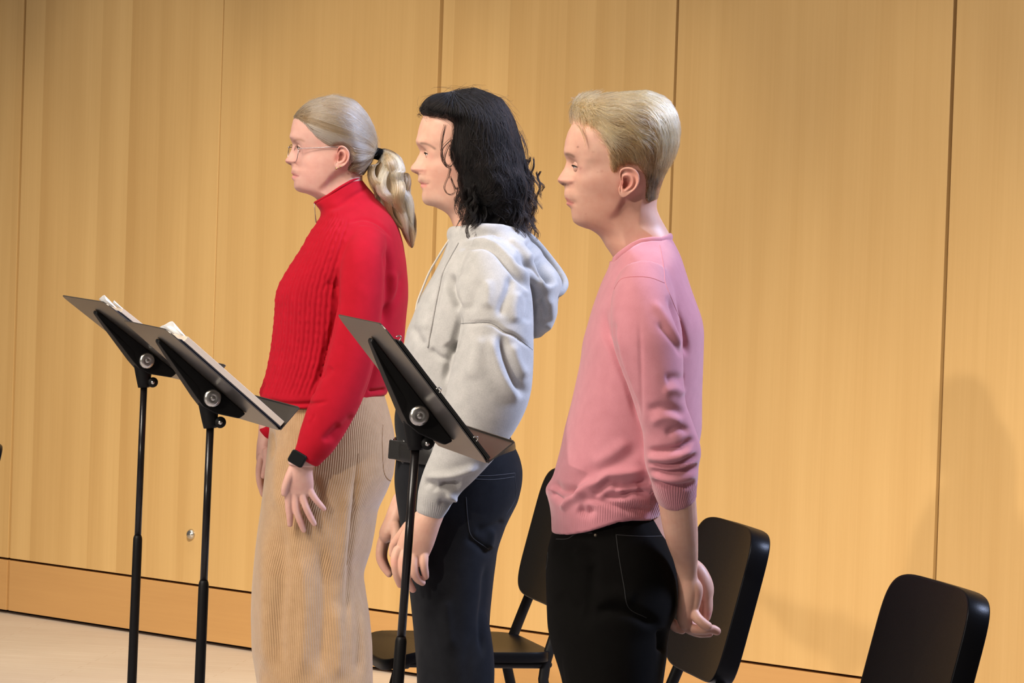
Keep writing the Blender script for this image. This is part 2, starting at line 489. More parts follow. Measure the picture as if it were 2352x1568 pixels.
def crease(me, folds, both=False):
    """folds: (polyline px, width px, depth m [, mode]).  depth<0 a groove, >0 a ridge; mode 's' = step (ridge on the left side, groove on the right)"""
    V = getV(me); Nn = getN(me); Q = proj(V)
    facing = np.clip((-Nn[:, 1] + 0.15) / 0.4, 0, 1)
    D = np.zeros(len(V))
    for f in folds:
        poly = catmull(np.array(f[0], float), 6) if len(f[0]) > 2 else np.array(f[0], float)
        lo, hi = poly.min(0) - 4 * f[1], poly.max(0) + 4 * f[1]
        idx = np.where((Q[:, 0] > lo[0]) & (Q[:, 0] < hi[0]) & (Q[:, 1] > lo[1]) & (Q[:, 1] < hi[1]))[0]
        if not len(idx): continue
        d, t, s = seg_dist(Q[idx], poly)
        end = np.clip(np.minimum(t, 1 - t) / 0.22, 0, 1); end = end * end * (3 - 2 * end)
        if len(f) > 3 and f[3] == 'a':
            V[idx] += Nn[idx] * (f[2] * end * np.exp(-0.5 * (d / f[1]) ** 2))[:, None]
        elif len(f) > 3 and f[3] == 's':
            x = d * s / f[1]
            D[idx] += f[2] * end * x * np.exp(-0.5 * x * x) * 1.6
        elif len(f) > 3 and f[3] == 'r':
            x = d / f[1]
            D[idx] += f[2] * end * (np.exp(-0.5 * x * x) - 0.55 * np.exp(-0.5 * ((x - 2.0) / 0.8) ** 2))
        else:
            D[idx] += f[2] * end * np.exp(-0.5 * (d / f[1]) ** 2)
    setV(me, V + Nn * (D * facing)[:, None])
def ssm(x, a, b):
    t = np.clip((x - a) / (b - a), 0, 1); return t * t * (3 - 2 * t)
def vattr(me, name, vals):
    a = me.attributes.new(name, 'FLOAT', 'POINT'); a.data.foreach_set('value', np.asarray(vals, np.float32))
def vnoise(P, scale, seed=0):
    """cheap smooth value noise"""
    r = np.random.default_rng(seed); out = np.zeros(len(P))
    for k in range(10):
        d = r.normal(size=3); d /= np.linalg.norm(d)
        out += np.sin(P @ d * scale * r.uniform(0.6, 1.5) + r.uniform(0, 6.28))
    return out / 4.5
def bvh_of(me):
    return BVHTree.FromPolygons([tuple(v.co) for v in me.vertices], [tuple(p.vertices) for p in me.polygons])
def surf_line(bvh, pts, r, off=0.0, sub=6, n=8, name='seam', dens=None):
    """a cord lying on a surface along a line seen in the photo"""
    P = catmull(np.array(pts, float), sub) if len(pts) > 2 else catmull(np.array(pts, float), 10)
    out = []
    o0 = Vector((0, 0, CAMH))
    for p in P:
        d = Vector(wp(p[0], p[1], 9.0)) - o0; d.normalize()
        h = bvh.ray_cast(o0, d)
        if h[0] is not None:
            out.append(np.array(h[0] + h[1] * off))
    if len(out) < 2:
        return None
    return tube3(out, r, r, n, 1)

# ------------------------------------------------------------------ setting: wall of maple panels, kick board, stage floor
WA = wpz(0, 1406, 0.0); WB = wpz(580, 1496, 0.0)
WU = (WB - WA); WU[2] = 0; WU /= np.linalg.norm(WU)
WN = np.array([-WU[1], WU[0], 0.0])                       # pointing away from the camera
WALLM = Matrix(((WU[0], WN[0], 0, WA[0]), (WU[1], WN[1], 0, WA[1]), (0, 0, 1, 0), (0, 0, 0, 1)))
def on_wall(px, py):
    d = R3 @ np.array([(px - IW / 2) / FPX, -(py - IH / 2) / FPX, -1.0])
    o = np.array([0, 0, CAMH])
    t = ((WA - o) @ WN) / (d @ WN)
    P = o + t * d
    return (P - WA) @ WU, P[2]
back = part('wall_back', box(-4, 0.06, 0, 6.5, 0.18, 4.6), M['gap'], None, False)
back.matrix_world = WALLM; struct(back)
back['label'] = 'panelled maple wall behind the singers'
kick = part('baseboard_back', box(-4, 0.05, 0, 6.5, 0.06, 0.2), M['gap'], None, False)
kick.matrix_world = WALLM; struct(kick)
kick['label'] = 'maple kick board along the foot of the wall'
def bevel(o, w, seg=2, ang=0.6):
    md = o.modifiers.new('bevel', 'BEVEL'); md.width = w; md.segments = seg; md.limit_method = 'ANGLE'; md.angle_limit = ang
    return o
ZK = on_wall(0, 1281)[1]
seams = [(37.5, 700, 0.013), (502, 400, 0.0055), (1005, 300, 0.018), (1547.5, 270, 0.011), (2170, 667, 0.013)]
edges = [(-4.0, 0)] + [(on_wall(a, b)[0], g) for a, b, g in seams] + [(on_wall(2770, 700)[0], 0.0065), (6.5, 0)]
def child_of(o, root):
    o.parent = root; o.matrix_parent_inverse = Matrix.Identity(4)
for i in range(len(edges) - 1):
    x0 = edges[i][0] + edges[i][1] / 2; x1 = edges[i + 1][0] - edges[i + 1][1] / 2
    p = part('wall_panel', box(x0, 0, ZK + 0.004, x1, 0.0595, 4.6), M['wood_strip'] if i in (0, 1) else (M['wood_mid'] if i == 3 else M['wood_plain']), None, False)
    child_of(p, back); bevel(p, 0.0012)
    q = part('kick_panel', box(x0, -0.001, 0.012, x1, 0.0495, ZK - 0.004), M['wood_low'], None, False)
    child_of(q, kick); bevel(q, 0.0012)
def floor_mat():
    m, t, b, N = nt('stage_floor_maple')
    b.inputs['Roughness'].default_value = 0.38
    tc = N('ShaderNodeTexCoord')
    mp = N('ShaderNodeMapping'); mp.inputs['Rotation'].default_value = (0, 0, math.radians(8)); lk(t, tc.outputs['Object'], mp.inputs[0])
    br = N('ShaderNodeTexBrick'); br.inputs['Scale'].default_value = 1.0
    br.inputs['Brick Width'].default_value = 0.9; br.inputs['Row Height'].default_value = 0.057; br.inputs['Mortar Size'].default_value = 0.0008
    br.inputs['Color1'].default_value = (0.54, 0.46, 0.395, 1); br.inputs['Color2'].default_value = (0.51, 0.42, 0.355, 1); br.inputs['Mortar'].default_value = (0.30, 0.17, 0.09, 1)
    lk(t, mp.outputs[0], br.inputs['Vector'])
    n = N('ShaderNodeTexNoise'); n.inputs['Scale'].default_value = 3; n.inputs['Detail'].default_value = 5
    mp2 = N('ShaderNodeMapping'); mp2.inputs['Scale'].default_value = (2, 30, 1); lk(t, mp.outputs[0], mp2.inputs[0]); lk(t, mp2.outputs[0], n.inputs['Vector'])
    mx = N('ShaderNodeMix'); mx.data_type = 'RGBA'; mx.blend_type = 'MULTIPLY'; mx.inputs['Factor'].default_value = 0.35
    lk(t, br.outputs['Color'], mx.inputs['A']); lk(t, n.outputs['Color'], mx.inputs['B'])
    lk(t, br.outputs['Color'], mx.inputs['A'])
    bc = N('ShaderNodeMix'); bc.data_type = 'RGBA'; bc.inputs['Factor'].default_value = 0.22
    lk(t, br.outputs['Color'], bc.inputs['A']); lk(t, n.outputs['Fac'], bc.inputs['B'])
    lk(t, bc.outputs['Result'], b.inputs['Base Color'])
    return m
fl = part('floor', box(-9, 1.0, -0.06, 9, 19, 0.0), floor_mat(), None, False); struct(fl); fl['label'] = 'pale maple stage floor'

# small chrome fitting on the wall
fx, fz = on_wall(440, 1227)
lathe_p = [(0.0, -0.016), (0.007, -0.0155), (0.013, -0.012), (0.017, -0.006), (0.0185, -0.001), (0.0185, 0.001)]
th = np.linspace(0, 2 * math.pi, 32, endpoint=False)
rg = [np.column_stack([fx + max(r, 1e-4) * np.cos(th), np.full(32, y), fz + max(r, 1e-4) * np.sin(th)]) for r, y in lathe_p]
bump = part('wall_bumper', rings_mesh(rg), M['chrome'])
bump.matrix_world = WALLM
tag(bump, 'small round chrome fitting low on the maple wall, left of the woman', 'door bumper')

# ------------------------------------------------------------------ music stands
def fbox(C, d, u, n, ext):
    a0, a1, b0, b1, c0, c1 = ext
    V, Fc = box(a0, b0, c0, a1, b1, c1)
    return [C + d * x + u * y + n * z for x, y, z in V], Fc
def rrect(hw, hh, r, k=6):
    out = []
    for cx, cy, a0 in ((hw - r, hh - r, 0), (-hw + r, hh - r, 90), (-hw + r, -hh + r, 180), (hw - r, -hh + r, 270)):
        for i in range(k + 1):
            a = math.radians(a0 + 90 * i / k)
            out.append((cx + r * math.cos(a), cy + r * math.sin(a)))
    return out
def prism(C, d, u, n, outline, n0, n1):
    r0 = np.array([C + d * x + u * y + n * n0 for x, y in outline]); r1 = np.array([C + d * x + u * y + n * n1 for x, y in outline])
    return rings_mesh([r0, r1])
def disc(C, ax, prof, n=36):
    ax = np.asarray(ax, float); ax /= np.linalg.norm(ax)
    e1 = np.cross(ax, [0, 0, 1.0]); e1 /= np.linalg.norm(e1); e2 = np.cross(ax, e1)
    t = np.linspace(0, 2 * math.pi, n, endpoint=False)
    return rings_mesh([C + ax * h + np.outer(np.cos(t) * max(r, 1e-4), e1) + np.outer(np.sin(t) * max(r, 1e-4), e2) for r, h in prof])

def music_stand(label, knob, Y, yaw, tilt, sleeve, pole_x, kind):
    a, b = math.radians(yaw), math.radians(tilt)
    f = np.array([-math.cos(a), -math.sin(a), 0]); d = np.array([math.sin(a), -math.cos(a), 0]); z = np.array([0, 0, 1.0])
    u = f * math.cos(b) + z * math.sin(b); n = -f * math.sin(b) + z * math.cos(b)
    K = wp(knob[0], knob[1], Y - 0.043)
    C = K - 0.043 * d + 0.052 * u + 0.023 * n
    J = K - 0.043 * d                                        # joint on the pole's axis
    top = wp(pole_x[0], knob[1] + 50, Y); mid = wp(sleeve[0], sleeve[1], Y)
    dirv = (mid - top) / (top[2] - mid[2])
    top = top + dirv * (top[2] - (K[2] - 0.05))
    foot = top + dirv * (top[2] - 0.03)
    base = np.array([foot[0], foot[1], 0])
    root = thing('music_stand', label, 'music stand', base, 'black music stands in front of the singers')
    # desk: thin plate with rounded corners and a bottom shelf
    o = part('desk', prism(C, d, u, n, [(x, y - 0.0 if y < 0 else y - 0.016) for x, y in rrect(0.254, 0.159, 0.024)], -0.0012, 0.0012), M['desk_metal'], root, False); bevel(o, 0.0006)
    sh = part('shelf', join(fbox(C, d, u, n, (-0.25, 0.25, -0.159, -0.1565, 0.0, 0.056)), fbox(C, d, u, n, (-0.25, 0.25, -0.159, -0.153, 0.0555, 0.0575))), M['desk_metal'], root, False); bevel(sh, 0.0008)
    # tapered trough on the back of the desk
    prof = [(0.104, 0.002, 0.015), (0.102, 0.009, 0.017), (0.06, 0.020, 0.026), (-0.03, 0.043, 0.034), (-0.052, 0.047, 0.034), (-0.078, 0.042, 0.034), (-0.122, 0.018, 0.034), (-0.126, 0.002, 0.033)]
    rA = np.array([C + u * p - n * q + d * w for p, q, w in prof]); rB = np.array([C + u * p - n * q - d * w for p, q, w in prof])
    o = part('tilt_bracket', rings_mesh([rB, rA]), M['black_metal'], root, False); bevel(o, 0.004, 3)
    o = part('tilt_knob', disc(K, d, [(0.0, 0.0052), (0.0042, 0.0052), (0.0052, 0.0038), (0.0060, 0.0046), (0.012, 0.0036), (0.0162, 0.0018), (0.0178, -0.0006), (0.018, -0.004), (0.0, -0.005)]), M['chrome'], root, label='round brushed steel tilt knob')
    # collar with clamp screw
    c0 = J - z * 0.012 + dirv * 0.0; c1 = top - z * 0.012
    o = part('collar', join(tube3([c0, 0.5 * (c0 + c1), c1], [0.021, 0.0175, 0.0135], None, 24, 3, roundcap=False),
                            disc(c1 + np.array([0.020, -0.004, 0.012]), (0, -1, 0), [(0.0, 0.008), (0.010, 0.008), (0.0115, 0.005), (0.0115, -0.006), (0.0, -0.008)], 24),
                            tube3([c1 + np.array([0.0, 0, 0.012]), c1 + np.array([0.020, -0.002, 0.012])], [0.011, 0.0095], [0.006, 0.006], 16)), M['black_metal'], root)
    o = part('clamp_screw', disc(c1 + np.array([0.0205, -0.013, 0.0125]), (0, -1, 0), [(0.0, 0.004), (0.0035, 0.0032), (0.0055, 0.0), (0.0055, -0.003), (0.0, -0.004)], 20), M['chrome'], root, label='small chrome clamp screw')
    part('pole', tube3([c1 + z * 0.01, mid - dirv * -0.02], 0.0076, None, 20, roundcap=False), M['black_gloss'], root)
    part('sleeve', tube3([mid - dirv * 0.004, mid, mid + dirv * 0.004, mid + dirv * 0.02, foot], [0.0080, 0.0095, 0.0103, 0.0105, 0.0110], None, 20, roundcap=False), M['black_metal'], root)
    for k in range(3):
        an = math.pi + k * 2 * math.pi / 3
        e = np.array([math.cos(an), math.sin(an), 0])
        part('leg', tube3([foot + z * 0.05, foot + e * 0.06 + z * 0.055, base + e * 0.18 + z * 0.03, base + e * 0.26 + z * 0.006], [0.013, 0.013, 0.012, 0.010], [0.005, 0.005, 0.005, 0.005], 12, 4), M['black_metal'], root)
    return C, d, u, n
S1 = music_stand('music stand farthest from the camera, with folder, at the left end of the row', (338, 828), 9.32, 17, 36.5, (316.5, 1233), (331, 0), 1)
S2 = music_stand('middle music stand holding a navy folder, in front of the woman in red', (488.7, 914), 8.28, 15, 39.5, (468, 1337), (483.5, 0), 2)
S3 = music_stand('nearest music stand holding a thin black binder, in front of the grey hoodie', (963.5, 954.7), 7.25, 11, 50.5, (921.5, 1467), (956, 0), 3)

def folder(label, S, name, cover, thick, span, tabs):
    C, d, u, n = S
    base = C - 0.1565 * u + 0.003 * n
    w, h = span
    root = thing(name, label, 'binder', base)
    o = part('cover', join(fbox(base, d, u, n, (-w, w, 0.002, h, 0.0, 0.0022)), fbox(base, d, u, n, (-w, -0.004, 0.002, h, thick + 0.0024, thick + 0.0046)) if thick > 0.006 else ([], [])), cover, root, False); bevel(o, 0.0006)
    o = part('pages', join(fbox(base, d, u, n, (-w + 0.001, -0.006, 0.004, h - 0.006, 0.0024, 0.0022 + thick)), fbox(base, d, u, n, (0.006, w + 0.0012, 0.004, h - 0.006, 0.0024, 0.0022 + thick))), M['page_edge'] if thick > 0.006 else cover, root, False)
    bevel(o, 0.0005)
    return root, base, d, u, n
r1, b1, d1, u1, n1 = folder('navy folder with white papers lying on the farthest music stand', S1, 'folder', M['binder'], 0.010, (0.246, 0.262), 0)
r2, b2, d2, u2, n2 = folder('navy folder with thick cream page block lying on the middle music stand', S2, 'folder', M['binder'], 0.012, (0.252, 0.264), 0)
r3, b3, d3, u3, n3 = folder('thin black binder with small steel rings lying on the nearest music stand', S3, 'binder', M['binder_black'], 0.004, (0.252, 0.262), 0)
def loose_sheet(base, d, u, n, a0, a1, h0, h1, bow):
    """a loose sheet lying on the open pages, its top edge standing a little above the desk"""
    k = 16; V = []; Fc = []
    for i in range(k + 1):
        t = i / k
        for j in range(6):
            s = j / 5
            V.append(base + d * (a0 + (a1 - a0) * t) + u * (h0 + (h1 - h0) * s + 0.006 * s * math.sin(2.5 * t + bow * 40)) + n * (0.0133 + 0.003 * s + bow * s * s * math.sin(math.pi * t) ** 2))
    for i in range(k):
        for j in range(5):
            q = i * 6 + j; Fc.append((q, q + 1, q + 7, q + 6))
    return V, Fc
for (bb, dd, uu, nn, rt, a0, a1, h0, h1, bow) in ((b1, d1, u1, n1, r1, 0.03, 0.12, 0.12, 0.272, 0.010), (b1, d1, u1, n1, r1, 0.16, 0.195, 0.12, 0.266, 0.004), (b2, d2, u2, n2, r2, 0.05, 0.195, 0.10, 0.274, 0.012), (b2, d2, u2, n2, r2, -0.02, 0.10, 0.10, 0.268, 0.003)):
    o = part('loose_sheet', loose_sheet(bb, dd, uu, nn, a0, a1, h0, h1, bow), M['paper'], rt)
    so = o.modifiers.new('s', 'SOLIDIFY'); so.thickness = 0.0006
for q in (0.045, 0.150, 0.262):
    part('binder_ring', tube3([b3 + d3 * 0.2525 + u3 * q + n3 * 0.004 + u3 * 0.004 * math.cos(t) + n3 * 0.006 * math.sin(t) for t in np.linspace(0, math.pi, 7)], 0.0012, None, 8), M['chrome'], r3, label='small steel ring')

# ------------------------------------------------------------------ musicians' chairs
def plate(hu, hv, thick, expo, ring_sc=(0.25, 0.55, 0.8, 0.93, 0.975, 0.995)):
    """rounded slab in (u,v) with soft edges; returns rings list of (u,v,w)"""
    t = np.linspace(0, 2 * math.pi, 72, endpoint=False)
    cu, sv = np.cos(t), np.sin(t)
    cu = np.sign(cu) * np.abs(cu) ** (2 / expo); sv = np.sign(sv) * np.abs(sv) ** (2 / expo)
    R = []
    for s, w in [(0.02, 0.5)] + [(x, 0.5) for x in ring_sc] + [(1.0, 0.44), (1.0, -0.44)] + [(x, -0.5) for x in ring_sc[::-1]] + [(0.02, -0.5)]:
        ku = hu - (1 - s) * hu; kv = hv - (1 - s) * hv
        R.append(np.column_stack([ku * cu, kv * sv, np.full(72, w * thick)]))
    return R
def make_chair(label, loc, rz):
    root = thing('musician_chair', label, 'chair', (0, 0, 0), "black musicians' chairs behind the singers")
    sr = []
    for r in plate(0.200, 0.232, 0.024, 7):
        x, y, w = r[:, 0] + 0.008, r[:, 1], r[:, 2]
        zz = 0.468 + w - 0.035 * ssm(-x, 0.10, 0.23) ** 1.2 - 0.006 * (1 - (y / 0.232) ** 2) * (1 - (x / 0.215) ** 2)
        sr.append(np.column_stack([x, y, zz]))
    part('seat', rings_mesh(sr), M['black_plastic'], root)
    lean = math.radians(13.5); br = []
    for r in plate(0.230, 0.160, 0.040, 5.5):
        y, v, w = r[:, 0], r[:, 1], r[:, 2]
        x = w + 0.012 * (1 - (y / 0.23) ** 2)
        br.append(np.column_stack([0.262 + x * math.cos(lean) + v * math.sin(lean), y, 0.728 + v * math.cos(lean) - x * math.sin(lean)]))
    o = part('backrest', rings_mesh(br), M['black_plastic'], root)
    for s in (-1, 1):
        part('leg', tube3([(0.258, s * 0.165, 0.64), (0.212, s * 0.180, 0.51), (0.190, s * 0.190, 0.43), (0.200, s * 0.195, 0.36), (0.300, s * 0.205, 0.008)], 0.0125, 0.009, 14, 5), M['black_metal'], root, label='back leg that runs up to the backrest')
        part('leg', tube3([(-0.13, s * 0.185, 0.452), (-0.165, s * 0.195, 0.40), (-0.215, s * 0.205, 0.008)], 0.0125, 0.009, 14, 5), M['black_metal'], root)
        part('seat_rail', tube3([(-0.15, s * 0.185, 0.447), (0.20, s * 0.185, 0.447)], 0.009, None, 12), M['black_metal'], root)
    return root
def place(root, loc, rz):
    root.matrix_world = Matrix.Translation(Vector(loc)) @ Matrix.Rotation(rz, 4, 'Z')
def dup(root, label):
    r = root.copy(); COL.objects.link(r); r['label'] = label
    for c in root.children:
        k = c.copy(); COL.objects.link(k); k.parent = r
    return r
def chair_at(px, py, Y, rz, ref):
    """put the chair so that its local point ref shows at the pixel, standing on the floor"""
    c, s = math.cos(rz), math.sin(rz)
    P = wp(px, py, Y)
    return (P[0] - (ref[0] * c - ref[1] * s), Y - (ref[0] * s + ref[1] * c), 0.0), P[2]
ch = make_chair('black chair behind the singer in the grey hoodie, seat showing past his legs', None, 0)
TOPR = (0.295, 0.0, 0.885)
l1, z1 = chair_at(1226, 1481, 9.75, math.radians(13), (0.208, 0, 0.47))
place(ch, l1, math.radians(13))
c2 = dup(ch, 'black chair behind the clasped hands of the singer in the pink sweater')
l2, z2 = chair_at(1686, 1206, 8.32, math.radians(11.5), TOPR); place(c2, l2, math.radians(11.5))
c3 = dup(ch, 'black chair standing alone at the lower right, cut off by the bottom of the frame')
l3, z3 = chair_at(2158, 1356, 7.1, math.radians(12.5), TOPR); place(c3, l3, math.radians(12.5))
c4 = dup(ch, 'black chair at the far left, only its back edge and a leg in view')
l4, z4 = chair_at(-62, 1040, 10.3, math.radians(14), (0.27, 0, 0.80)); place(c4, l4, math.radians(14))

# ------------------------------------------------------------------ people
SKIN = np.array([0.66, 0.385, 0.285])
def tint_skin(me, Y, spots, base=SKIN, twoside=True):
    """colour variation of skin, including painted shade: (px, py, radius px, colour, strength)"""
    V = getV(me)
    Q = proj(np.column_stack([V[:, 0], np.full(len(V), Y), V[:, 2]]))
    C = np.tile(np.array(base), (len(V), 1))
    for s in spots:
        w = s[4] * np.exp(-0.5 * (((Q[:, 0] - s[0]) ** 2 + (Q[:, 1] - s[1]) ** 2) / s[2] ** 2))
        if len(s) > 5 and s[5] == 'line':
            pass
        C = C * (1 - w[:, None]) + np.array(s[3]) * w[:, None]
    return V, Q, C
def line_spots(pts, r, col, st, n=14):
    P = catmull(np.array(pts, float), 8); idx = np.linspace(0, len(P) - 1, n)
    return [(np.interp(i, range(len(P)), P[:, 0]), np.interp(i, range(len(P)), P[:, 1]), r, col, st) for i in idx]
def put_tint(me, C):
    a = me.attributes.new('tint', 'FLOAT_COLOR', 'POINT')
    a.data.foreach_set('color', np.column_stack([C, np.ones(len(C))]).astype(np.float32).ravel())

def head_mesh(front, base, back, Y, chin_py, top_py, jaw, eye, nose_w, mouth_py, wscale=1.0, neckw=0.056, n=200, dz=0.0011, feats=(), cheek=(0, 0), side=()):
    """front: true midline profile (px), base: the face without nose/lips, back: skull and nape.
    jaw: polyline px of the jaw line; eye: (px,py); nose_w: (py, half width m) list"""
    F, Bs, Bk = contour(front, Y, 0.0009), contour(base, Y, 0.006), contour(back, Y, 0.006)
    Fs = contour(front, Y, 0.0075)
    zN = wp(np.mean([p[0] for p in back]), nose_w[7][0], Y)[2]      # below the nose the fine relief stays on the midline
    pxc = np.mean([p[0] for p in back])
    zc, zt = wp(pxc, chin_py, Y)[2], wp(pxc, top_py, Y)[2]
    H = zt - zc
    Wk = [(-1.2, 0.075), (-0.7, 0.062), (-0.45, neckw), (-0.15, neckw), (0.0, 0.053), (0.12, 0.059), (0.28, 0.0645), (0.45, 0.068), (0.6, 0.0735), (0.76, 0.0745), (0.88, 0.062), (0.95, 0.043), (0.985, 0.024), (1.0, 0.006)]
    zk = np.array([zc + a * H for a, b in Wk]); wk = np.array([b * wscale for a, b in Wk])
    zz = np.linspace(zk[0], zk[-1], 600); ww = np.interp(zz, zk, wk)
    ker = np.exp(-0.5 * (np.arange(-12, 13) / 5.0) ** 2); ker /= ker.sum()
    ws = np.convolve(np.pad(ww, 12, 'edge'), ker, 'valid'); ws[zz > zc + 0.96 * H] = ww[zz > zc + 0.96 * H]
    zlo = max(wps(front, Y)[:, 2].min(), wps(back, Y)[:, 2].min()) + 1e-4
    zs = np.concatenate([zt - 0.0002 - np.array([0, 0.0004, 0.0009, 0.0016, 0.0026]), np.arange(zt - 0.004, zlo, -dz)])
    th = np.linspace(0, 2 * math.pi, n, endpoint=False)
    # denser toward the face front
    th = th - 0.45 * np.sin(th)
    c, s = np.cos(th), np.sin(th)
    zE = wp(eye[0], eye[1], Y)[2]; xE = wp(eye[0], eye[1], Y)[0]
    zM = wp(pxc, mouth_py, Y)[2]
    nz = np.array([wp(pxc, p[0], Y)[2] for p in nose_w]); nw = np.array([p[1] for p in nose_w]); oo = np.argsort(nz); nz, nw = nz[oo], nw[oo]
    J = wps(jaw, Y); jo = np.argsort(J[:, 0]); Jx, Jz = J[jo, 0], J[jo, 2]
    rings = []
    for z in zs:
        xf, x0, xb, w = F(z), Bs(z), Bk(z), np.interp(z, zz, ws)
        if z > zt - 0.03:   # close the crown
            pass
        x0 = min(x0, xb - 0.002); xf = min(xf, x0)
        xm = 0.5 * (x0 + xb) + 0.06 * (xb - x0)
        x = np.where(c > 0, xm - (xm - x0) * np.sign(c) * np.abs(c) ** 0.92, xm + (xb - xm) * np.abs(c) ** 0.92)
        tf_ = (z - zc) / H
        ex = 0.92 - 0.20 * np.exp(-0.5 * ((tf_ - 0.42) / 0.22) ** 2)
        y = w * np.sign(s) * np.abs(s) ** np.where(c > 0, ex, 0.92)
        # face is narrower in front below the temples
        tt = (z - zc) / H
        if tt < 0.75:
            k = 0.13 * (1 - abs(np.clip((tt - 0.25) / 0.4, -1, 1)) ** 2)
            y = y * (1 - k * np.clip(c, 0, 1) ** 2)
        # jaw underside: behind/below the jaw line shrink to the neck
        zj = np.interp(x, Jx, Jz)
        below = ssm(zj - z, -0.003, 0.020)
        yn = np.minimum(np.abs(y), neckw * 0.90) * np.sign(y)
        y = y * (1 - below) + yn * below
        # nose / lips / brow on the midline
        hw = np.interp(z, nz, nw)
        g = np.exp(-0.5 * (np.abs(y) / hw) ** 2.1) * (c > -0.1)
        kb = ssm(zN - z, 0.0, 0.006)
        xs = min(Fs(z), x0)
        gn = np.exp(-0.5 * (np.abs(y) / min(hw, 0.0155)) ** 2.6) * (c > -0.1)
        x = x - (1 - kb) * (x0 - xf) * g - kb * ((x0 - xs) * g + (xs - xf) * gn)
        # eye sockets, one each side
        ge = np.exp(-0.5 * (((np.abs(y) - 0.024) / 0.0105) ** 2 + ((z - zE - 0.002) / 0.010) ** 2)) * (c > 0)
        x = x + 0.0080 * ge
        # brow ridge and cheek bone
        gb = np.exp(-0.5 * (((np.abs(y) - 0.028) / 0.020) ** 2 + ((z - zE - 0.022) / 0.0075) ** 2)) * (c > 0)
        x = x - 0.0050 * gb
        gc = np.exp(-0.5 * (((np.abs(y) - 0.043) / 0.016) ** 2 + ((z - zE + 0.028) / 0.014) ** 2)) * (c > 0)
        x = x - 0.0040 * gc; y = y * (1 + 0.035 * gc)
        # nostril wing, nasolabial fold, mouth corner dimple
        for fx in feats:   # (kind, dz from reference, |y|, ry, rz, amount)
            gz = np.exp(-0.5 * (((np.abs(y) - fx[1]) / fx[2]) ** 2 + ((z - fx[0]) / fx[3]) ** 2)) * (c > 0)
            x = x - fx[4] * gz
        rings.append(np.column_stack([x, Y + y, np.full(n, z)]))
    V, Fc = rings_mesh(rings)
    V = np.array(V)
    # relief on the sides of the face: (px, py, rx px, ry px, outward m)
    Q = sag(V, Y); sy = np.tanh((V[:, 1] - Y) / 0.004)
    front_ = V[:, 0] < wp(pxc, chin_py, Y)[0]
    for px, py, rx, ry, amt in side:
        w = np.exp(-0.5 * (((Q[:, 0] - px) / rx) ** 2 + ((Q[:, 1] - py) / ry) ** 2)) * front_
        V[:, 1] += sy * amt * w
    return V, Fc

def ear_mesh(outline, concha, yside, tiltout=0.010, depth=0.006, Y=None, n=64, lobe=0.25, rot=0):
    """outline px polygon (closed); concha centre px; yside = world Y of the head's side there"""
    P = np.array([wp(p[0], p[1], yside)[[0, 2]] for p in outline]); c = wp(concha[0], concha[1], yside)[[0, 2]]
    ang = np.arctan2(P[:, 1] - c[1], P[:, 0] - c[0]); rad = np.linalg.norm(P - c, axis=1)
    o = np.argsort(ang); ang, rad = ang[o], rad[o]
    A = np.linspace(-math.pi, math.pi, n, endpoint=False)
    R = np.interp(A, np.concatenate([ang - 2 * math.pi, ang, ang + 2 * math.pi]), np.concatenate([rad, rad, rad]))
    R = np.convolve(np.concatenate([R[-2:], R, R[:2]]), [0.1, 0.2, 0.4, 0.2, 0.1], 'valid')
    ztop, zbot, xmin, xmax = P[:, 1].max(), P[:, 1].min(), P[:, 0].min(), P[:, 0].max()
    prof = [(0.03, -0.010), (0.15, -0.0098), (0.27, -0.0085), (0.36, -0.003), (0.44, 0.0015), (0.52, 0.0030), (0.60, 0.0020), (0.68, -0.0012), (0.76, -0.0018), (0.83, 0.0015), (0.89, 0.0042), (0.95, 0.0046), (0.99, 0.0025), (1.0, -0.001), (0.985, -0.005), (0.93, -0.012)]
    rings = []
    for r, h in prof:
        x = c[0] + np.cos(A) * R * r; z = c[1] + np.sin(A) * R * r
        u = (x - xmin) / (xmax - xmin); v = (z - zbot) / (ztop - zbot)
        lb = ssm(-v, -lobe - 0.08, -lobe + 0.10)          # lobe region: plain and round
        hh = h * (1 - lb) + lb * (0.002 if 0.3 < r <= 0.95 else h * 0.6 if r > 0.95 else h * 0.2)
        fr = ssm(-np.cos(A), 0.35, 0.9) * (1 - lb) * ssm(v, 0.15, 0.4)    # front edge blends into the cheek
        hh = hh * (1 - fr) + fr * np.where(r < 0.5, hh, -0.0015 if r < 0.9 else -0.005)
        y = yside - (0.004 + tiltout * u * (0.5 + 0.5 * v) + hh)
        rings.append(np.column_stack([x, y, z]))
    V, Fc = rings_mesh(rings[::-1], cap=False)
    V = list(V); k0 = (len(rings) - 1) * n
    V.append(tuple(np.mean(rings[0], 0))); ci = len(V) - 1
    Fc += [(ci, k0 + j, k0 + (j + 1) % n) for j in range(n)]
    return np.array(V), Fc

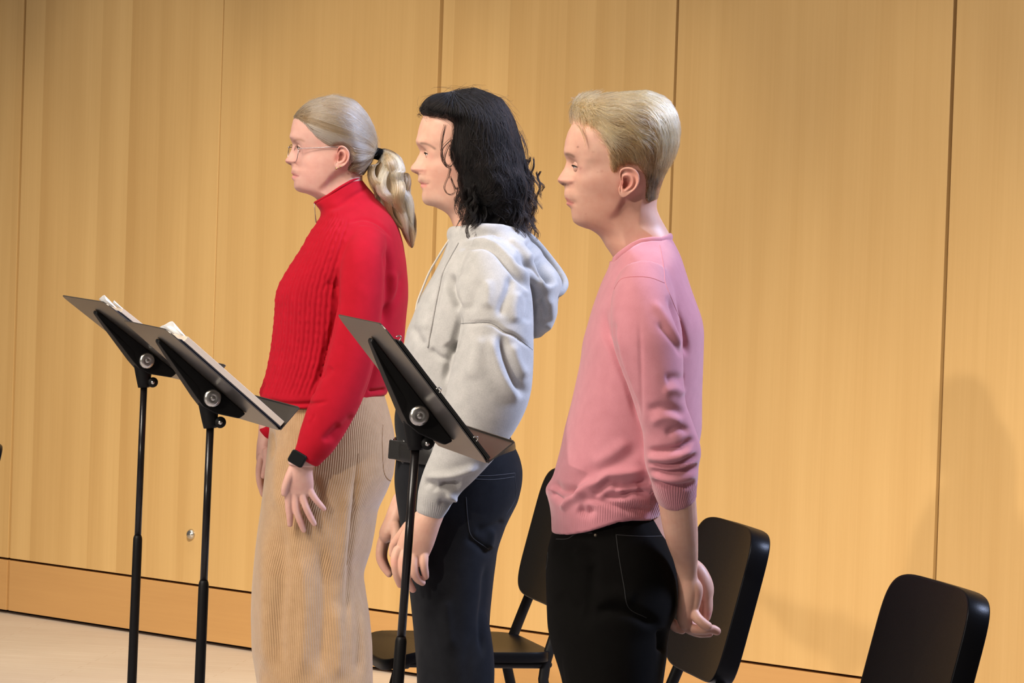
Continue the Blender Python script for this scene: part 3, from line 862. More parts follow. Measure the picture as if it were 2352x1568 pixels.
def sphere(c, r, nu=24, nv=16):
    rings = []
    for i in range(1, nv):
        a = math.pi * i / nv
        t = np.linspace(0, 2 * math.pi, nu, endpoint=False)
        rings.append(np.column_stack([c[0] + r * math.sin(a) * np.cos(t), c[1] + r * math.sin(a) * np.sin(t), np.full(nu, c[2] + r * math.cos(a))]))
    return rings_mesh(rings)
def lids(c, r, az, up, lo, fwd=0.0):
    """upper and lower lid shells around an eyeball, opening centred on azimuth az (rad, from -X toward -Y side)"""
    out = []
    for sgn, edge in ((1, up), (-1, lo)):
        rows = []
        for i in range(9):
            t = i / 8
            row = []
            for j in range(21):
                da = -1.3 + 3.9 * (j / 20)
                a = az + da * (1 if az >= 0 else -1)
                k = max(0.0, math.cos(da / 1.05 * math.pi / 2)) ** 0.8 if abs(da) < 1.05 else 0.0
                e0 = edge * k - 0.10 * (1 - k)              # lid margin elevation
                el = e0 + (sgn * 1.35 - e0) * t
                rr = r * (1.05 + 0.02 * math.sin(math.pi * t))
                if i == 0: rr = r * 1.03
                row.append((c[0] - rr * math.cos(el) * math.cos(a), c[1] - rr * math.cos(el) * math.sin(a), c[2] + rr * math.sin(el)))
            rows.append(row)
        V = [p for r_ in rows for p in r_]
        Fc = []
        for i in range(8):
            for j in range(20):
                q = i * 21 + j
                Fc.append((q, q + 1, q + 22, q + 21) if sgn > 0 else (q, q + 21, q + 22, q + 1))
        out.append((V, Fc, rows[0]))
    return out
def iris_mat(name, col):
    m, t, b, N = nt(name)
    tc = N('ShaderNodeTexCoord'); sp = N('ShaderNodeVectorMath'); sp.operation = 'NORMALIZE'
    at = N('ShaderNodeAttribute'); at.attribute_name = 'look'
    rp = N('ShaderNodeValToRGB'); e = rp.color_ramp.elements
    e[0].position = 0.0; e[0].color = (0.62, 0.56, 0.53, 1)
    e[1].position = 1.0; e[1].color = (0.005, 0.005, 0.005, 1)
    for p, cc in ((0.855, (0.62, 0.56, 0.53)), (0.87, tuple(x * 0.4 for x in col)), (0.90, col), (0.965, col), (0.975, (0.005, 0.005, 0.005))):
        q = e.new(p); q.color = (*cc, 1)
    lk(t, at.outputs['Fac'], rp.inputs[0]); lk(t, rp.outputs[0], b.inputs['Base Color'])
    b.inputs['Roughness'].default_value = 0.08
    return m
def eyes(root, eye_px, Y, r, mats, az=0.35, up=0.42, lo=-0.28, yl=0.0295, look=0.12):
    """returns lid meshes for the body; adds the eyeballs and the lash lines as parts"""
    E = wp(eye_px[0], eye_px[1], Y - yl)
    out = []
    for sd in (-1, 1):
        c = np.array([E[0], Y + sd * yl, E[2]])
        V, Fc = sphere(c, r)
        V = np.array(V)
        me = mesh_from('eye', V, Fc)
        dirv = np.array([-math.cos(look), sd * math.sin(look) * 0, 0.0]); dirv /= np.linalg.norm(dirv)
        vattr(me, 'look', ((V - c) / r) @ dirv * 0.5 + 0.5 if False else np.clip(((V - c) / r) @ dirv, 0, 1))
        part('eye', me, mats, root)
        L = lids(c, r, az if sd < 0 else -az, up, lo)
        for V2, F2, row in L:
            out.append((V2, F2))
        row = [np.array(p) for p in L[0][2]]
        part('eyelashes', tube3([p + np.array([-0.0012, -0.0004 if sd < 0 else 0.0004, 0.0]) for p in row[2:13]], [0.0005 + 0.0008 * math.sin(math.pi * i / 10) for i in range(11)], None, 8), M['lash'], root)
    return out

def strands(name, P, mat, parent, rad=0.00042, shade=None, tip=0.35):
    """P: (n, k, 3) array of strand points -> hair curves"""
    n, k = P.shape[:2]
    cu = bpy.data.hair_curves.new(name)
    cu.add_curves([k] * n)
    cu.attributes['position'].data.foreach_set('vector', P.astype(np.float32).ravel())
    ra = cu.attributes.get('radius') or cu.attributes.new('radius', 'FLOAT', 'POINT')
    rr = np.tile(rad * (1 - (1 - tip) * np.linspace(0, 1, k) ** 2), n)
    ra.data.foreach_set('value', rr.astype(np.float32))
    if shade is None:
        shade = RNG.uniform(0, 1, n)
    sa = cu.attributes.new('shade', 'FLOAT', 'CURVE'); sa.data.foreach_set('value', np.clip(shade, 0, 1).astype(np.float32))
    cu.materials.append(mat)
    o = bpy.data.objects.new(name, cu); COL.objects.link(o)
    o.parent = parent
    if parent is not None:
        o.matrix_parent_inverse = parent.matrix_world.inverted()
    o['kind'] = 'stuff'
    return o
def sample_surface(me, n, ok):
    """random points on a mesh (with normals) where ok(P) is True"""
    V = getV(me)
    T = []
    for p in me.polygons:
        v = list(p.vertices)
        for i in range(1, len(v) - 1):
            T.append((v[0], v[i], v[i + 1]))
    T = np.array(T)
    A = V[T[:, 0]]; B = V[T[:, 1]]; Cc = V[T[:, 2]]
    cr = np.cross(B - A, Cc - A); ar = np.linalg.norm(cr, axis=1)
    out = []; tot = 0
    while tot < n:
        k = RNG.choice(len(T), size=n * 2, p=ar / ar.sum())
        u, v = RNG.uniform(size=n * 2), RNG.uniform(size=n * 2); f = u + v > 1; u[f] = 1 - u[f]; v[f] = 1 - v[f]
        P = A[k] + (B[k] - A[k]) * u[:, None] + (Cc[k] - A[k]) * v[:, None]
        P = P[ok(P)]
        out.append(P); tot += len(P)
        if len(P) == 0: break
    return np.concatenate(out)[:n]
def grow(bvh, roots, flow, length, k, lift0=0.0005, lift1=0.0015, jit=0.1):
    """strands that run over a surface along flow(P, t) -> direction"""
    n = len(roots)
    out = np.zeros((n, k, 3)); P = roots.copy()
    L = length if np.ndim(length) else np.full(n, length)
    bias = RNG.normal(size=(n, 3)) * jit
    lf = RNG.uniform(0.2, 1.0, n)
    for i in range(k):
        t = i / (k - 1)
        near = [bvh.find_nearest(Vector(p)) for p in P]
        S = np.array([q[0] for q in near]); Nn = np.array([q[1] for q in near])
        lift = lift0 + (lift1 * lf)[:, None] * t if np.ndim(lift1) == 0 else lift0 + (lift1 * lf)[:, None] * t
        Q = S + Nn * lift
        out[:, i] = Q
        D = flow(S, t) + bias * (0.5 + t)
        D = D - Nn * np.sum(D * Nn, 1)[:, None]
        D /= np.linalg.norm(D, axis=1)[:, None] + 1e-9
        P = Q + D * (L / (k - 1))[:, None]
    return out
def in_poly(Q, poly):
    poly = np.asarray(poly, float); x, y = Q[:, 0], Q[:, 1]; r = np.zeros(len(Q), bool)
    j = len(poly) - 1
    for i in range(len(poly)):
        xi, yi = poly[i]; xj, yj = poly[j]
        cnd = ((yi > y) != (yj > y)) & (x < (xj - xi) * (y - yi) / (yj - yi + 1e-12) + xi)
        r ^= cnd; j = i
    return r
def sag(P, Y):
    """pixel position of a point slid sideways onto the person's middle plane"""
    return proj(np.column_stack([P[:, 0], np.full(len(P), Y), P[:, 2]]))
def hair_cap(front, back, Y, hw, poly, center_px, inset=0.014, soft=9, n=96, dz=0.003, expo=2.1, lump=0.0, lscale=60):
    """hair volume that sinks below the skin outside the hairline polygon"""
    V, Fc = profile_loft(front, back, Y, hw, n=n, dz=dz, sig=0.004, expo=expo)
    V = np.array(V)
    Q = sag(V, Y)
    d, _, _ = seg_dist(Q, list(poly) + [poly[0]])
    sd = np.where(in_poly(Q, poly), d, -d)
    w = ssm(sd, -soft * 0.2, soft)
    c = wp(center_px[0], center_px[1], Y)
    dirv = c - V; L = np.linalg.norm(dirv, axis=1)
    V = V + dirv / L[:, None] * (inset * (1 - w))[:, None]
    if lump:
        V = V - dirv / L[:, None] * (lump * vnoise(V, lscale, 3) * w)[:, None]
    return mesh_from('hair', V, Fc), w
def lathe_eye(): pass

def shoe(root, x, y, m):
    """plain low shoe, toe toward -X, heel under the ankle at x"""
    R = []
    for t, w, h, lift in ((0, 0.020, 0.03, 0.012), (0.03, 0.030, 0.075, 0.002), (0.10, 0.034, 0.085, 0.0), (0.30, 0.037, 0.085, 0.0), (0.45, 0.040, 0.07, 0.0), (0.62, 0.046, 0.055, 0.0), (0.80, 0.047, 0.045, 0.0), (0.93, 0.036, 0.038, 0.002), (1.0, 0.014, 0.026, 0.008)):
        a = np.linspace(0, 2 * math.pi, 20, endpoint=False)
        zz = np.where(np.sin(a) > 0, np.sin(a) * h, 0)
        yy = np.cos(a) * w; 
        R.append(np.column_stack([np.full(20, x + 0.065 - 0.28 * t), y + yy, 0.004 + lift + zz * 1.0 - np.where(np.sin(a) < 0, 0.0 * np.sin(a), 0) + 0.001]))
    me = mesh_from('shoe', *rings_mesh(R))
    o = part('shoe', me, m, root)
    sb = o.modifiers.new('s', 'SUBSURF'); sb.levels = 1; sb.render_levels = 1
    return o
M['shoe'] = simple('dark_shoe', (0.02, 0.018, 0.017), 0.5)

def clamp_below(me, Y, line, inward=0.035, up=False, band=None):
    """close a garment along a line (px, sagittal): everything past the line folds in flat behind it"""
    V = getV(me); Q = sag(V, Y)
    L = np.array(sorted(line), float)
    yl = np.interp(Q[:, 0], L[:, 0], L[:, 1])
    over = (yl - Q[:, 1]) if up else (Q[:, 1] - yl)
    m = over > 0
    if band is not None:
        m &= band(Q)
    s = FPX / Y
    sgn = 1 if up else -1
    ax = 0.5 * (V[m][:, 0].min() + V[m][:, 0].max()) if m.any() else 0
    k = np.clip(over[m] / s / 0.05, 0, 1)
    V2 = V.copy()
    V2[m, 2] += -sgn * over[m] / s * (1 - 0.04)
    fac = 1 - 0.75 * k ** 0.8
    V2[m, 0] = ax + (V[m, 0] - ax) * fac; V2[m, 1] = Y + (V[m, 1] - Y) * fac
    setV(me, V2)
def ringline(line, Y, hw, n=72, expo=2.0):
    """closed 3D loop whose near half shows along the px line (front end first)"""
    L = np.array(line, float); x0, x1 = L[0][0], L[-1][0]
    out = []
    for t in np.linspace(0, 2 * math.pi, n, endpoint=False):
        px = 0.5 * (x0 + x1) - 0.5 * (x1 - x0) * math.cos(t)
        py = np.interp(px, L[:, 0], L[:, 1])
        p = wp(px, py, Y); out.append((p[0], Y - hw * math.copysign(abs(math.sin(t)) ** (2 / expo), math.sin(t)), p[2]))
    return np.array(out)
def loop_tube(P, r1, r2, n=12):
    P = np.asarray(P); k = len(P)
    T = np.roll(P, -1, 0) - np.roll(P, 1, 0); T /= np.linalg.norm(T, axis=1)[:, None]
    rings = []; th = np.linspace(0, 2 * math.pi, n, endpoint=False); cen = P.mean(0)
    for i in range(k):
        out = P[i] - cen; out -= T[i] * (out @ T[i]); out[2] *= 0.2; out /= np.linalg.norm(out)
        upv = np.cross(T[i], out); upv /= np.linalg.norm(upv)
        rings.append(P[i] + np.outer(np.cos(th) * r1, upv) + np.outer(np.sin(th) * r2, out))
    V = [tuple(p) for r in rings for p in r]; Fc = []
    for i in range(k):
        for j in range(n):
            a, b = i * n + j, i * n + (j + 1) % n; c, d = ((i + 1) % k) * n + (j + 1) % n, ((i + 1) % k) * n + j
            Fc.append((a, b, c, d))
    return V, Fc
def arc_attr(me, Y, mode='torso'):
    """coordinate around the body (m) for ribs and wales"""
    V = getV(me)
    return V
def body_core(Y, pts_torso, legs, arms):
    vs = [ptube(pts_torso, Y, 20, 3)] + [ptube(l, Y, 16, 3) for l in legs] + [ptube(a, Y, 16, 3) for a in arms]
    return union(vs, 0.009, 4, 'core')
def hand_union(tubes, Y, vox=0.00125, it=6):
    return union([ptube(t, Y, 24, 6) for t in tubes], vox, it, 'hand')

# ================================================================== singer in the pink sweater (nearest)
Y3 = 7.3
P3 = thing('person', 'fair-haired person in a pink sweater and black trousers, hands clasped behind the back', 'person', (wp(1410, 1400, Y3)[0], Y3, 0), 'singers standing in a row facing left')
c3, k3, s3, t3, h3 = crop(1220, 180, 3.5636), crop(1270, 330, 7.839), crop(1220, 540, 3.267), crop(1220, 1000, 3.1354), crop(1500, 1280, 7.839)
front = [(1439, 238), (1420, 238.6), (1395, 241), (1355, 250), (1330, 264), (1316, 281), (1304, 304), (1298.5, 322)] + k3([(215, 0), (212, 80), (217, 150), (225, 195), (243, 285), (238, 330), (200, 440), (140, 540), (88, 630), (84, 655), (100, 695), (140, 728), (205, 765), (214, 800), (206, 870), (204, 925), (222, 985), (240, 1010), (254, 1040), (238, 1068), (246, 1098), (285, 1130), (322, 1165), (332, 1240), (343, 1340), (370, 1410), (450, 1470), (600, 1528), (760, 1562)]) + [(1377, 540), (1391, 565), (1410, 592), (1420, 625)]
base = [(1439, 238), (1420, 238.6), (1395, 241), (1355, 250), (1330, 264), (1316, 281), (1304, 304), (1298.5, 325), (1299, 345), (1302, 358), (1308, 375), (1312, 395), (1310, 415), (1307, 432), (1306, 448), (1307, 460), (1309, 472), (1313, 485), (1316, 500), (1326, 513), (1348, 524), (1367, 531), (1377, 540), (1391, 565), (1410, 592), (1420, 625)]
backc = [(1441, 238), (1465, 239), (1492, 246), (1522, 268), (1538, 305), (1540, 340), (1531, 382), (1520, 418), (1511, 447), (1507, 478), (1519, 505), (1533, 528), (1545, 552), (1560, 590), (1570, 625)]
jaw = [(1290, 522), (1330, 520), (1362, 519), (1392, 503), (1416, 476), (1432, 446), (1470, 428), (1600, 400)]
zf = lambda py: wp(1330, py, Y3)[2]
feats = [(zf(417), 0.0155, 0.0042, 0.0050, 0.0050), (zf(424), 0.008, 0.0032, 0.0022, -0.0045), (zf(466), 0.0245, 0.006, 0.005, -0.0025), (zf(440), 0.026, 0.006, 0.018, -0.001)]
hv = head_mesh(front, base, backc, Y3, 521, 238, jaw, (1320, 382), [(278, .06), (345, .02), (357, .013), (367, .0095), (386, .0085), (398, .0105), (411, .0135), (422, .0150), (431, .011), (441, .016), (455, .026), (467, .027), (478, .026), (490, .026), (505, .028), (517, .032)], 464, neckw=0.058, feats=feats, side=[(1309, 419, 6.5, 6, .0032), (1318, 421, 4, 8, -.0022), (1336, 383, 11, 11, .0045), (1322, 434, 7, 12, -.0014), (1319, 466, 5, 5, -.0016), (1345, 408, 22, 14, .0018), (1370, 455, 26, 20, -.0022), (1345, 366, 14, 6, .0012)])
ear_o = k3([(1200, 560), (1195, 490), (1240, 440), (1330, 418), (1430, 430), (1500, 480), (1545, 560), (1553, 650), (1530, 740), (1480, 820), (1410, 880), (1340, 930), (1280, 975), (1220, 960), (1190, 900), (1188, 820), (1205, 720), (1225, 640)])
ear = ear_mesh(ear_o, k3([(1305, 720)])[0], Y3 - 0.0655, tiltout=0.013)
earf = (ear[0] * np.array([1, -1, 1]) + np.array([0, 2 * Y3, 0]), [tuple(reversed(f)) for f in ear[1]])
M['iris_blue'] = iris_mat('iris_blue', (0.16, 0.24, 0.30))
lid = eyes(P3, (1331, 382.5), Y3, 0.0114, M['iris_blue'], az=0.30, up=0.13, lo=-0.24, yl=0.0285)
handL = hand_union([h3([(415, -1180, -.172, .034, .032), (505, -450, -.14, .0295, .027), (585, 0, -.105, .022, .020), (610, 300, -.088, .0182, .017), (640, 560, -.083, .0185, .018), (610, 820, -.08, .0165, .017), (570, 1080, -.078, .0145, .016), (580, 1180, -.075, .012, .014)]),
    h3([(700, 420, -.087, .011), (770, 560, -.086, .0125), (760, 760, -.083, .011), (700, 1000, -.08, .010)]),
    h3([(560, 1060, -.078, .0115), (600, 1230, -.074, .0105), (800, 1345, -.066, .0088), (1010, 1360, -.058, .0078)]),
    h3([(560, 1120, -.07, .0105), (700, 1260, -.078, .0095), (880, 1300, -.078, .0088), (1060, 1290, -.072, .0084), (1145, 1325, -.070, .0078)]),
    h3([(720, 960, -.082, .0090), (800, 1090, -.090, .0092), (900, 1180, -.090, .0088), (985, 1235, -.088, .0082)]),
    h3([(360, 1180, -.055, .0085), (400, 1250, -.05, .0085), (520, 1300, -.05, .0080)])], Y3)
handR = hand_union([h3([(500, 100, -.02, .020, .02), (760, 220, -.035, .0165, .018), (880, 400, -.045, .0165, .016), (945, 560, -.05, .0150, .015), (960, 720, -.052, .012, .014)]),
    h3([(960, 560, -.05, .0105), (985, 760, -.056, .0092), (985, 930, -.060, .0088), (965, 1080, -.062, .0072)]),
    h3([(880, 500, -.03, .0105), (880, 720, -.045, .0088), (890, 900, -.05, .0082), (930, 1020, -.05, .0070)])], Y3)
core3 = body_core(Y3, [(1480, 575, 0, .050), (1495, 650, 0, .060, .09), (1470, 800, 0, .09, .12), (1430, 1050, 0, .095, .12), (1410, 1250, 0, .10, .13), (1410, 1420, 0, .10, .13)],
    [[(1405, 1420, dy, .075), (1405, 1700, dy, .065), (1405, 1900, dy, .05), (1400, 2380, dy, .04)] for dy in (-.09, .09)],
    [[(1490, 720, dy * .9, .035), (1505, 850, dy * 1.12, .036), (1540, 1030, dy * 1.12, .034), (1550, 1120, dy, .028)] for dy in (-.17, .17)])
body = merge_meshes([hv, ear, earf] + lid + [handL, handR, core3], 'body')
LIP = (0.56, 0.20, 0.17)
V, Q, C = tint_skin(body, Y3, [
    (1382, 440, 26, (0.60, 0.30, 0.22), .45), (1360, 415, 18, (0.64, 0.33, 0.25), .3), (1284, 411, 9, (0.66, 0.31, 0.25), .45), (1311, 420, 6, (0.58, 0.25, 0.20), .45),
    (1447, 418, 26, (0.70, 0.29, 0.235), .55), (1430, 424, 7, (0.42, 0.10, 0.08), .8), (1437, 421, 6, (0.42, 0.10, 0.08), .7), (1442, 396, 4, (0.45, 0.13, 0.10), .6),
    (1332, 392, 8, (.58, .29, .24), .25),
    (1290, 423.5, 1.9, (.10, .03, .02), .9), (1294, 423.0, 1.9, (.10, .03, .02), .9), (1299, 423.5, 1.8, (.12, .04, .03), .8), (1304, 424.5, 1.5, (.2, .06, .05), .6),
    (1326, 338.5, 1.4, (.22, .09, .06), .9), (1361, 350, 1.6, (.42, .2, .14), .6), (1380, 394, 2.2, (.45, .18, .13), .5), (1371, 396, 1.5, (.45, .2, .15), .4), (1345, 491, 1.3, (.4, .18, .13), .5),
    (1402, 470, 30, (.50, .235, .165), .45), (1372, 507, 26, (.50, .245, .175), .45), (1440, 480, 26, (.56, .29, .21), .3),  # shading of the cheek and jaw side, painted into the skin colour
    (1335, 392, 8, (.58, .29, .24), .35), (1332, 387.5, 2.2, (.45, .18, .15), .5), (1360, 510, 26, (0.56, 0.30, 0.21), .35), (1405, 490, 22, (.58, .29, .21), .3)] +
    line_spots([(1298.5, 456), (1303, 459), (1309, 462)], 2.0, LIP, .35) + line_spots([(1301, 468), (1307, 468), (1314, 466.5)], 2.6, (.60, .23, .20), .42, 12) + line_spots([(1301, 462), (1308, 464), (1317, 466.5)], 0.9, (.24, .06, .05), .4, 18) +
    line_spots([(1299.5, 354), (1306, 354.5), (1312, 357), (1318, 361)], 2.0, (.20, .11, .065), .30, 16) + line_spots([(1312, 372), (1322, 378), (1334, 387)], 1.6, (.42, .20, .16), .2, 14) +
    [(px, py, 9, (.66, .30, .24), .35) for px, py in ((1570, 1400), (1590, 1430), (1640, 1448), (1628, 1440), (1626, 1395), (1600, 1352))] + [(1626, 1402, 4.5, (.50, .22, .23), .7), (1648, 1448, 3.5, (.55, .25, .24), .5)])
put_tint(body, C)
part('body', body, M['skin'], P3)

# hair
fh = [(1482, 218), (1430, 221.5), (1395, 222), (1355, 224), (1334, 230), (1324, 240), (1321, 252), (1326, 272), (1332, 300), (1338, 340), (1350, 400), (1400, 474)]
bh = [(1486, 218), (1512, 223), (1533, 239), (1549, 268), (1554, 298), (1551, 330), (1544, 352), (1536, 372), (1523, 408), (1513, 438), (1508, 462), (1506, 474)]
hp = c3([(330, 200), (338, 330), (400, 375), (470, 425), (535, 500), (595, 560), (620, 650), (628, 770), (660, 800), (705, 785), (722, 735), (790, 705), (865, 725), (905, 800), (915, 900), (905, 985), (940, 1045), (1030, 1015), (1350, 1000), (1350, 30), (200, 30)])
cap3, _ = hair_cap(fh, bh, Y3, [(216, .012), (221, .042), (230, .062), (250, .075), (285, .083), (330, .083), (375, .076), (415, .0665), (445, .060), (474, .056)], hp, (1440, 380), inset=0.016, soft=9)
M['hair_blond_base'] = simple('hair_blond_base', (0.20, 0.13, 0.07), 0.7)
M['hair_blond'] = hair_mat('hair_blond', [(0, (0.055, 0.030, 0.013)), (0.4, (0.23, 0.13, 0.052)), (0.75, (0.49, 0.325, 0.155)), (1, (0.74, 0.55, 0.32))], 0.42)
hair = part('hair', cap3, M['hair_blond_base'], P3)
def ok3(P):
    q = sag(P, Y3); d, _, _ = seg_dist(q, hp + [hp[0]]); return in_poly(q, hp) & ((d > 3) | (RNG.uniform(size=len(P)) < d / 5))
bv = bvh_of(cap3)
r = sample_surface(cap3, 15000, ok3)
q = sag(r, Y3)
def flow3(P, t):
    q = sag(P, Y3)
    low = ssm(q[:, 1], 300, 400); bk = ssm(q[:, 0], 1470, 1545)
    D = np.stack([1.0 - 0.55 * low - 0.75 * bk, -0.12 * np.sign(Y3 - P[:, 1] + 0.02) * np.ones(len(P)) * (1 - low), -0.18 - 0.75 * low - 1.0 * bk - 0.35 * ssm(q[:, 1], 235, 300)], 1)
    D[:, 2] += 0.30 * np.sin(P[:, 0] * 140 + P[:, 2] * 70) * (1 - low)
    return D
Ls = (0.055 * (1 - ssm(q[:, 1], 230, 420)) + 0.014) * RNG.uniform(0.7, 1.25, len(r))
lift = 0.0075 * (1 - ssm(q[:, 1], 270, 400)) + 0.0012
st = grow(bv, r, flow3, Ls, 9, 0.0006, lift, 0.15)
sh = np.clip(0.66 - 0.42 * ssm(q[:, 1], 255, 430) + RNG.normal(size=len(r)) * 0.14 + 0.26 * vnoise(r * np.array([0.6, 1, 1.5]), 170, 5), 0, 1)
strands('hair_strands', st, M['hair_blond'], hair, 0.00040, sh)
# the tuft over the forehead
r2 = sample_surface(cap3, 900, lambda P: (lambda q: in_poly(q, hp) & (q[:, 0] < 1375) & (q[:, 1] < 300))(sag(P, Y3)))
st2 = grow(bv, r2, lambda P, t: np.stack([np.full(len(P), 0.6) - 1.3 * (t < 0.35), -0.2 * np.ones(len(P)), 0.5 - 1.5 * t + np.zeros(len(P))], 1), np.full(len(r2), 0.045), 9, 0.001, np.full(len(r2), 0.016), 0.35)
strands('fringe_strands', st2, M['hair_blond'], hair, 0.00045, RNG.uniform(0.35, 1, len(r2)))
w3 = []
for a, b2, dd in (((398, 390), (440, 560), 0), ((450, 400), (530, 550), 1), ((470, 430), (545, 545), 2), ((380, 380), (420, 500), 3)):
    pa, pb = c3([a])[0], c3([b2])[0]
    for j in range(5):
        o2 = RNG.normal(size=2) * 2.0
        w3.append([wp(pa[0] + (pb[0] - pa[0]) * t + o2[0] + 5 * math.sin(2.4 * t), pa[1] + (pb[1] - pa[1]) * t + o2[1] * t, Y3 - 0.066 + 0.012 * (1 - t) - 0.004 * math.sin(3 * t)) for t in np.linspace(0, 1, 9)])
strands('hair_wisps', np.array(w3), M['hair_blond'], hair, 0.00035, RNG.uniform(0.2, 0.6, len(w3)))

# sweater
neckl = s3([(618, 190), (660, 150), (710, 112), (760, 80), (820, 52), (900, 40), (970, 42), (1046, 14)])
hem = [(1240, 1222)] + t3([(148, 688), (260, 672), (400, 640), (520, 602), (620, 571), (720, 566), (850, 576), (920, 560)]) + [(1560, 1172)]
sf = [(1372, 520), (1376, 540), (1390, 565), (1402, 590), (1402, 603), (1397, 617), (1382, 647), (1361, 705), (1338, 785), (1333, 831), (1312, 926), (1296.5, 984), (1288.6, 1025.5), (1268, 1102), (1250, 1119), (1252, 1130), (1261.5, 1153), (1266, 1185), (1267, 1222), (1267, 1240)]
sb = [(1524, 520), (1537, 538), (1548, 556), (1563, 586), (1587, 662.5), (1612, 730), (1617, 760), (1615, 831), (1612, 907), (1612, 984), (1600, 1050), (1572, 1110), (1540, 1150), (1516, 1183), (1516, 1240)]
torso = profile_loft(sf, sb, Y3, [(520, .058), (540, .066), (552, .080), (570, .112), (600, .150), (645, .176), (720, .182), (800, .178), (900, .172), (1000, .166), (1100, .168), (1180, .172), (1240, .172)], n=80, expo=2.25)
def slv(s):
    return pxtube([(1480, 640, s * .125, 60, .05), (1478, 700, s * .165, 76, .058), (1488, 775, s * .192, 82, .060), (1496, 825, s * .20, 75, .057), (1507, 880, s * .205, 65, .053), (1519, 938, s * .205, 58, .050), (1533, 980, s * .20, 59, .050), (1544, 1032, s * .195, 66, .052), (1544, 1056, s * .19, 64, .051), (1549, 1096, s * .178, 55, .045), (1551, 1122, s * .170, 51, .041), (1557, 1152, s * .160, 44, .037)], Y3, 32, 5)
sw = union([torso, slv(-1), slv(1)], 0.0036, 7, 'sweater')
clamp_below(sw, Y3, hem, band=lambda Q: Q[:, 0] < 1530)
clamp_below(sw, Y3, [(p[0], p[1]) for p in neckl] + [(1300, 600), (1404, 600), (1600, 520)], up=True, band=lambda Q: (Q[:, 0] < 1560) & (Q[:, 1] < 612))
crease(sw, [
    (s3([(575, 520), (556, 640), (562, 740), (610, 850), (650, 950), (720, 1110), (775, 1290), (822, 1440)]), 5, -0.010),
    (s3([(650, 640), (655, 760), (690, 900), (740, 1100), (790, 1300)]), 5, 0.004),
    (s3([(620, 640), (625, 760), (665, 900)]), 4, -0.004),
    (s3([(1020, 440), (1060, 520), (1110, 660), (1150, 800), (1168, 920)]), 5, -0.010),
    (s3([(900, 480), (1000, 610), (1090, 760), (1135, 880)]), 7, 0.005),
    (s3([(940, 640), (1040, 760), (1110, 860), (1140, 930)]), 5, -0.004),
    (s3([(812, 600), (822, 900), (826, 1200), (830, 1450)]), 3, -0.0025),
    (s3([(1000, 1090), (1080, 1070), (1150, 1090)]), 7, -0.005), (s3([(980, 1180), (1080, 1160), (1160, 1200)]), 7, 0.004),
    (s3([(850, 1330), (960, 1290), (1080, 1310), (1180, 1360)]), 7, -0.005), (s3([(880, 1420), (1000, 1370), (1150, 1410)]), 7, 0.004), (s3([(1000, 1500), (1100, 1450), (1200, 1470)]), 6, -0.006),
    (t3([(815, 112), (930, 108), (1060, 90), (1140, 40), (1205, 25)]), 5, -0.010), (t3([(815, 150), (940, 168), (1070, 150), (1200, 90)]), 6, 0.006),
    (t3([(820, 192), (940, 222), (1080, 200), (1214, 120)]), 4.5, -0.010), (t3([(835, 215), (960, 242), (1100, 225), (1215, 165)]), 4, 0.005), (t3([(838, 238), (950, 268), (1090, 255), (1215, 210)]), 4.5, -0.010),
    (t3([(850, 275), (960, 315), (1100, 310), (1212, 262)]), 6, 0.006), (t3([(862, 305), (950, 352), (1080, 372), (1195, 335)]), 4.5, -0.009),
    (t3([(300, 480), (390, 380), (480, 340), (550, 285), (640, 275), (760, 262), (850, 250)]), 7, 0.009), (t3([(430, 440), (540, 350), (600, 310)]), 6, -0.008), (t3([(480, 432), (620, 436), (740, 408), (870, 425)]), 6, -0.012),
    (t3([(560, 320), (650, 368), (760, 352), (860, 312)]), 6, -0.012), (t3([(600, 400), (720, 385), (800, 372)]), 6, 0.008),
    (t3([(300, 330), (450, 260), (600, 200), (720, 120), (800, 60)]), 12, -0.006), (t3([(420, 230), (560, 160), (720, 40)]), 12, 0.005),
    (t3([(140, 330), (210, 385), (290, 395), (350, 410)]), 7, -0.012), (t3([(120, 400), (190, 455), (250, 490)]), 6, -0.010), (t3([(200, 530), (290, 450), (400, 400)]), 7, 0.008), (t3([(350, 440), (480, 470), (640, 520), (800, 540), (900, 530)]), 6, -0.010), (t3([(380, 470), (520, 500), (700, 555)]), 5, 0.004),
    (t3([(330, 520), (400, 560), (450, 510)]), 7, -0.009),
])
V = getV(sw); Q = proj(V)
# rib mask: cuff and hem
L = np.array(hem); hd = np.interp(Q[:, 0], L[:, 0], L[:, 1]) - Q[:, 1]
cuffd = 1160 - Q[:, 1] + 0.05 * (Q[:, 0] - 1550)
rm = np.where((Q[:, 0] > 1495) & (Q[:, 1] > 1095), ssm(Q[:, 1], 1108, 1116), 0.45 * ((hd < 34) & (hd > -5)).astype(float))
cx = np.where((Q[:, 0] > 1495) & (Q[:, 1] > 1080), wp(1553, 1130, Y3 - .17)[0], wp(1400, 1150, Y3)[0]); cy = np.where((Q[:, 0] > 1495) & (Q[:, 1] > 1080), Y3 - .17, Y3)
rr = np.where((Q[:, 0] > 1495) & (Q[:, 1] > 1080), 0.036, 0.15)
vattr(sw, 'wale', np.arctan2(V[:, 1] - cy, V[:, 0] - cx) * rr); vattr(sw, 'ribmask', rm)
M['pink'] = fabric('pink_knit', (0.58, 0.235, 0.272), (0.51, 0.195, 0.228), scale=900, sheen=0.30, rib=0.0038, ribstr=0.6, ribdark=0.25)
swo = part('sweater', sw, M['pink'], P3)
part('collar_band', loop_tube(ringline([(p[0] + (2 if i == 0 else 0), p[1]) for i, p in enumerate(neckl)], Y3, 0.073), 0.0072, 0.0042), M['pink'], swo)
bs = bvh_of(sw)
M['pink_seam'] = simple('pink_seam', (0.50, 0.14, 0.16), 0.9); M['pink_light'] = simple('pink_ridge', (0.68, 0.25, 0.26), 0.9)
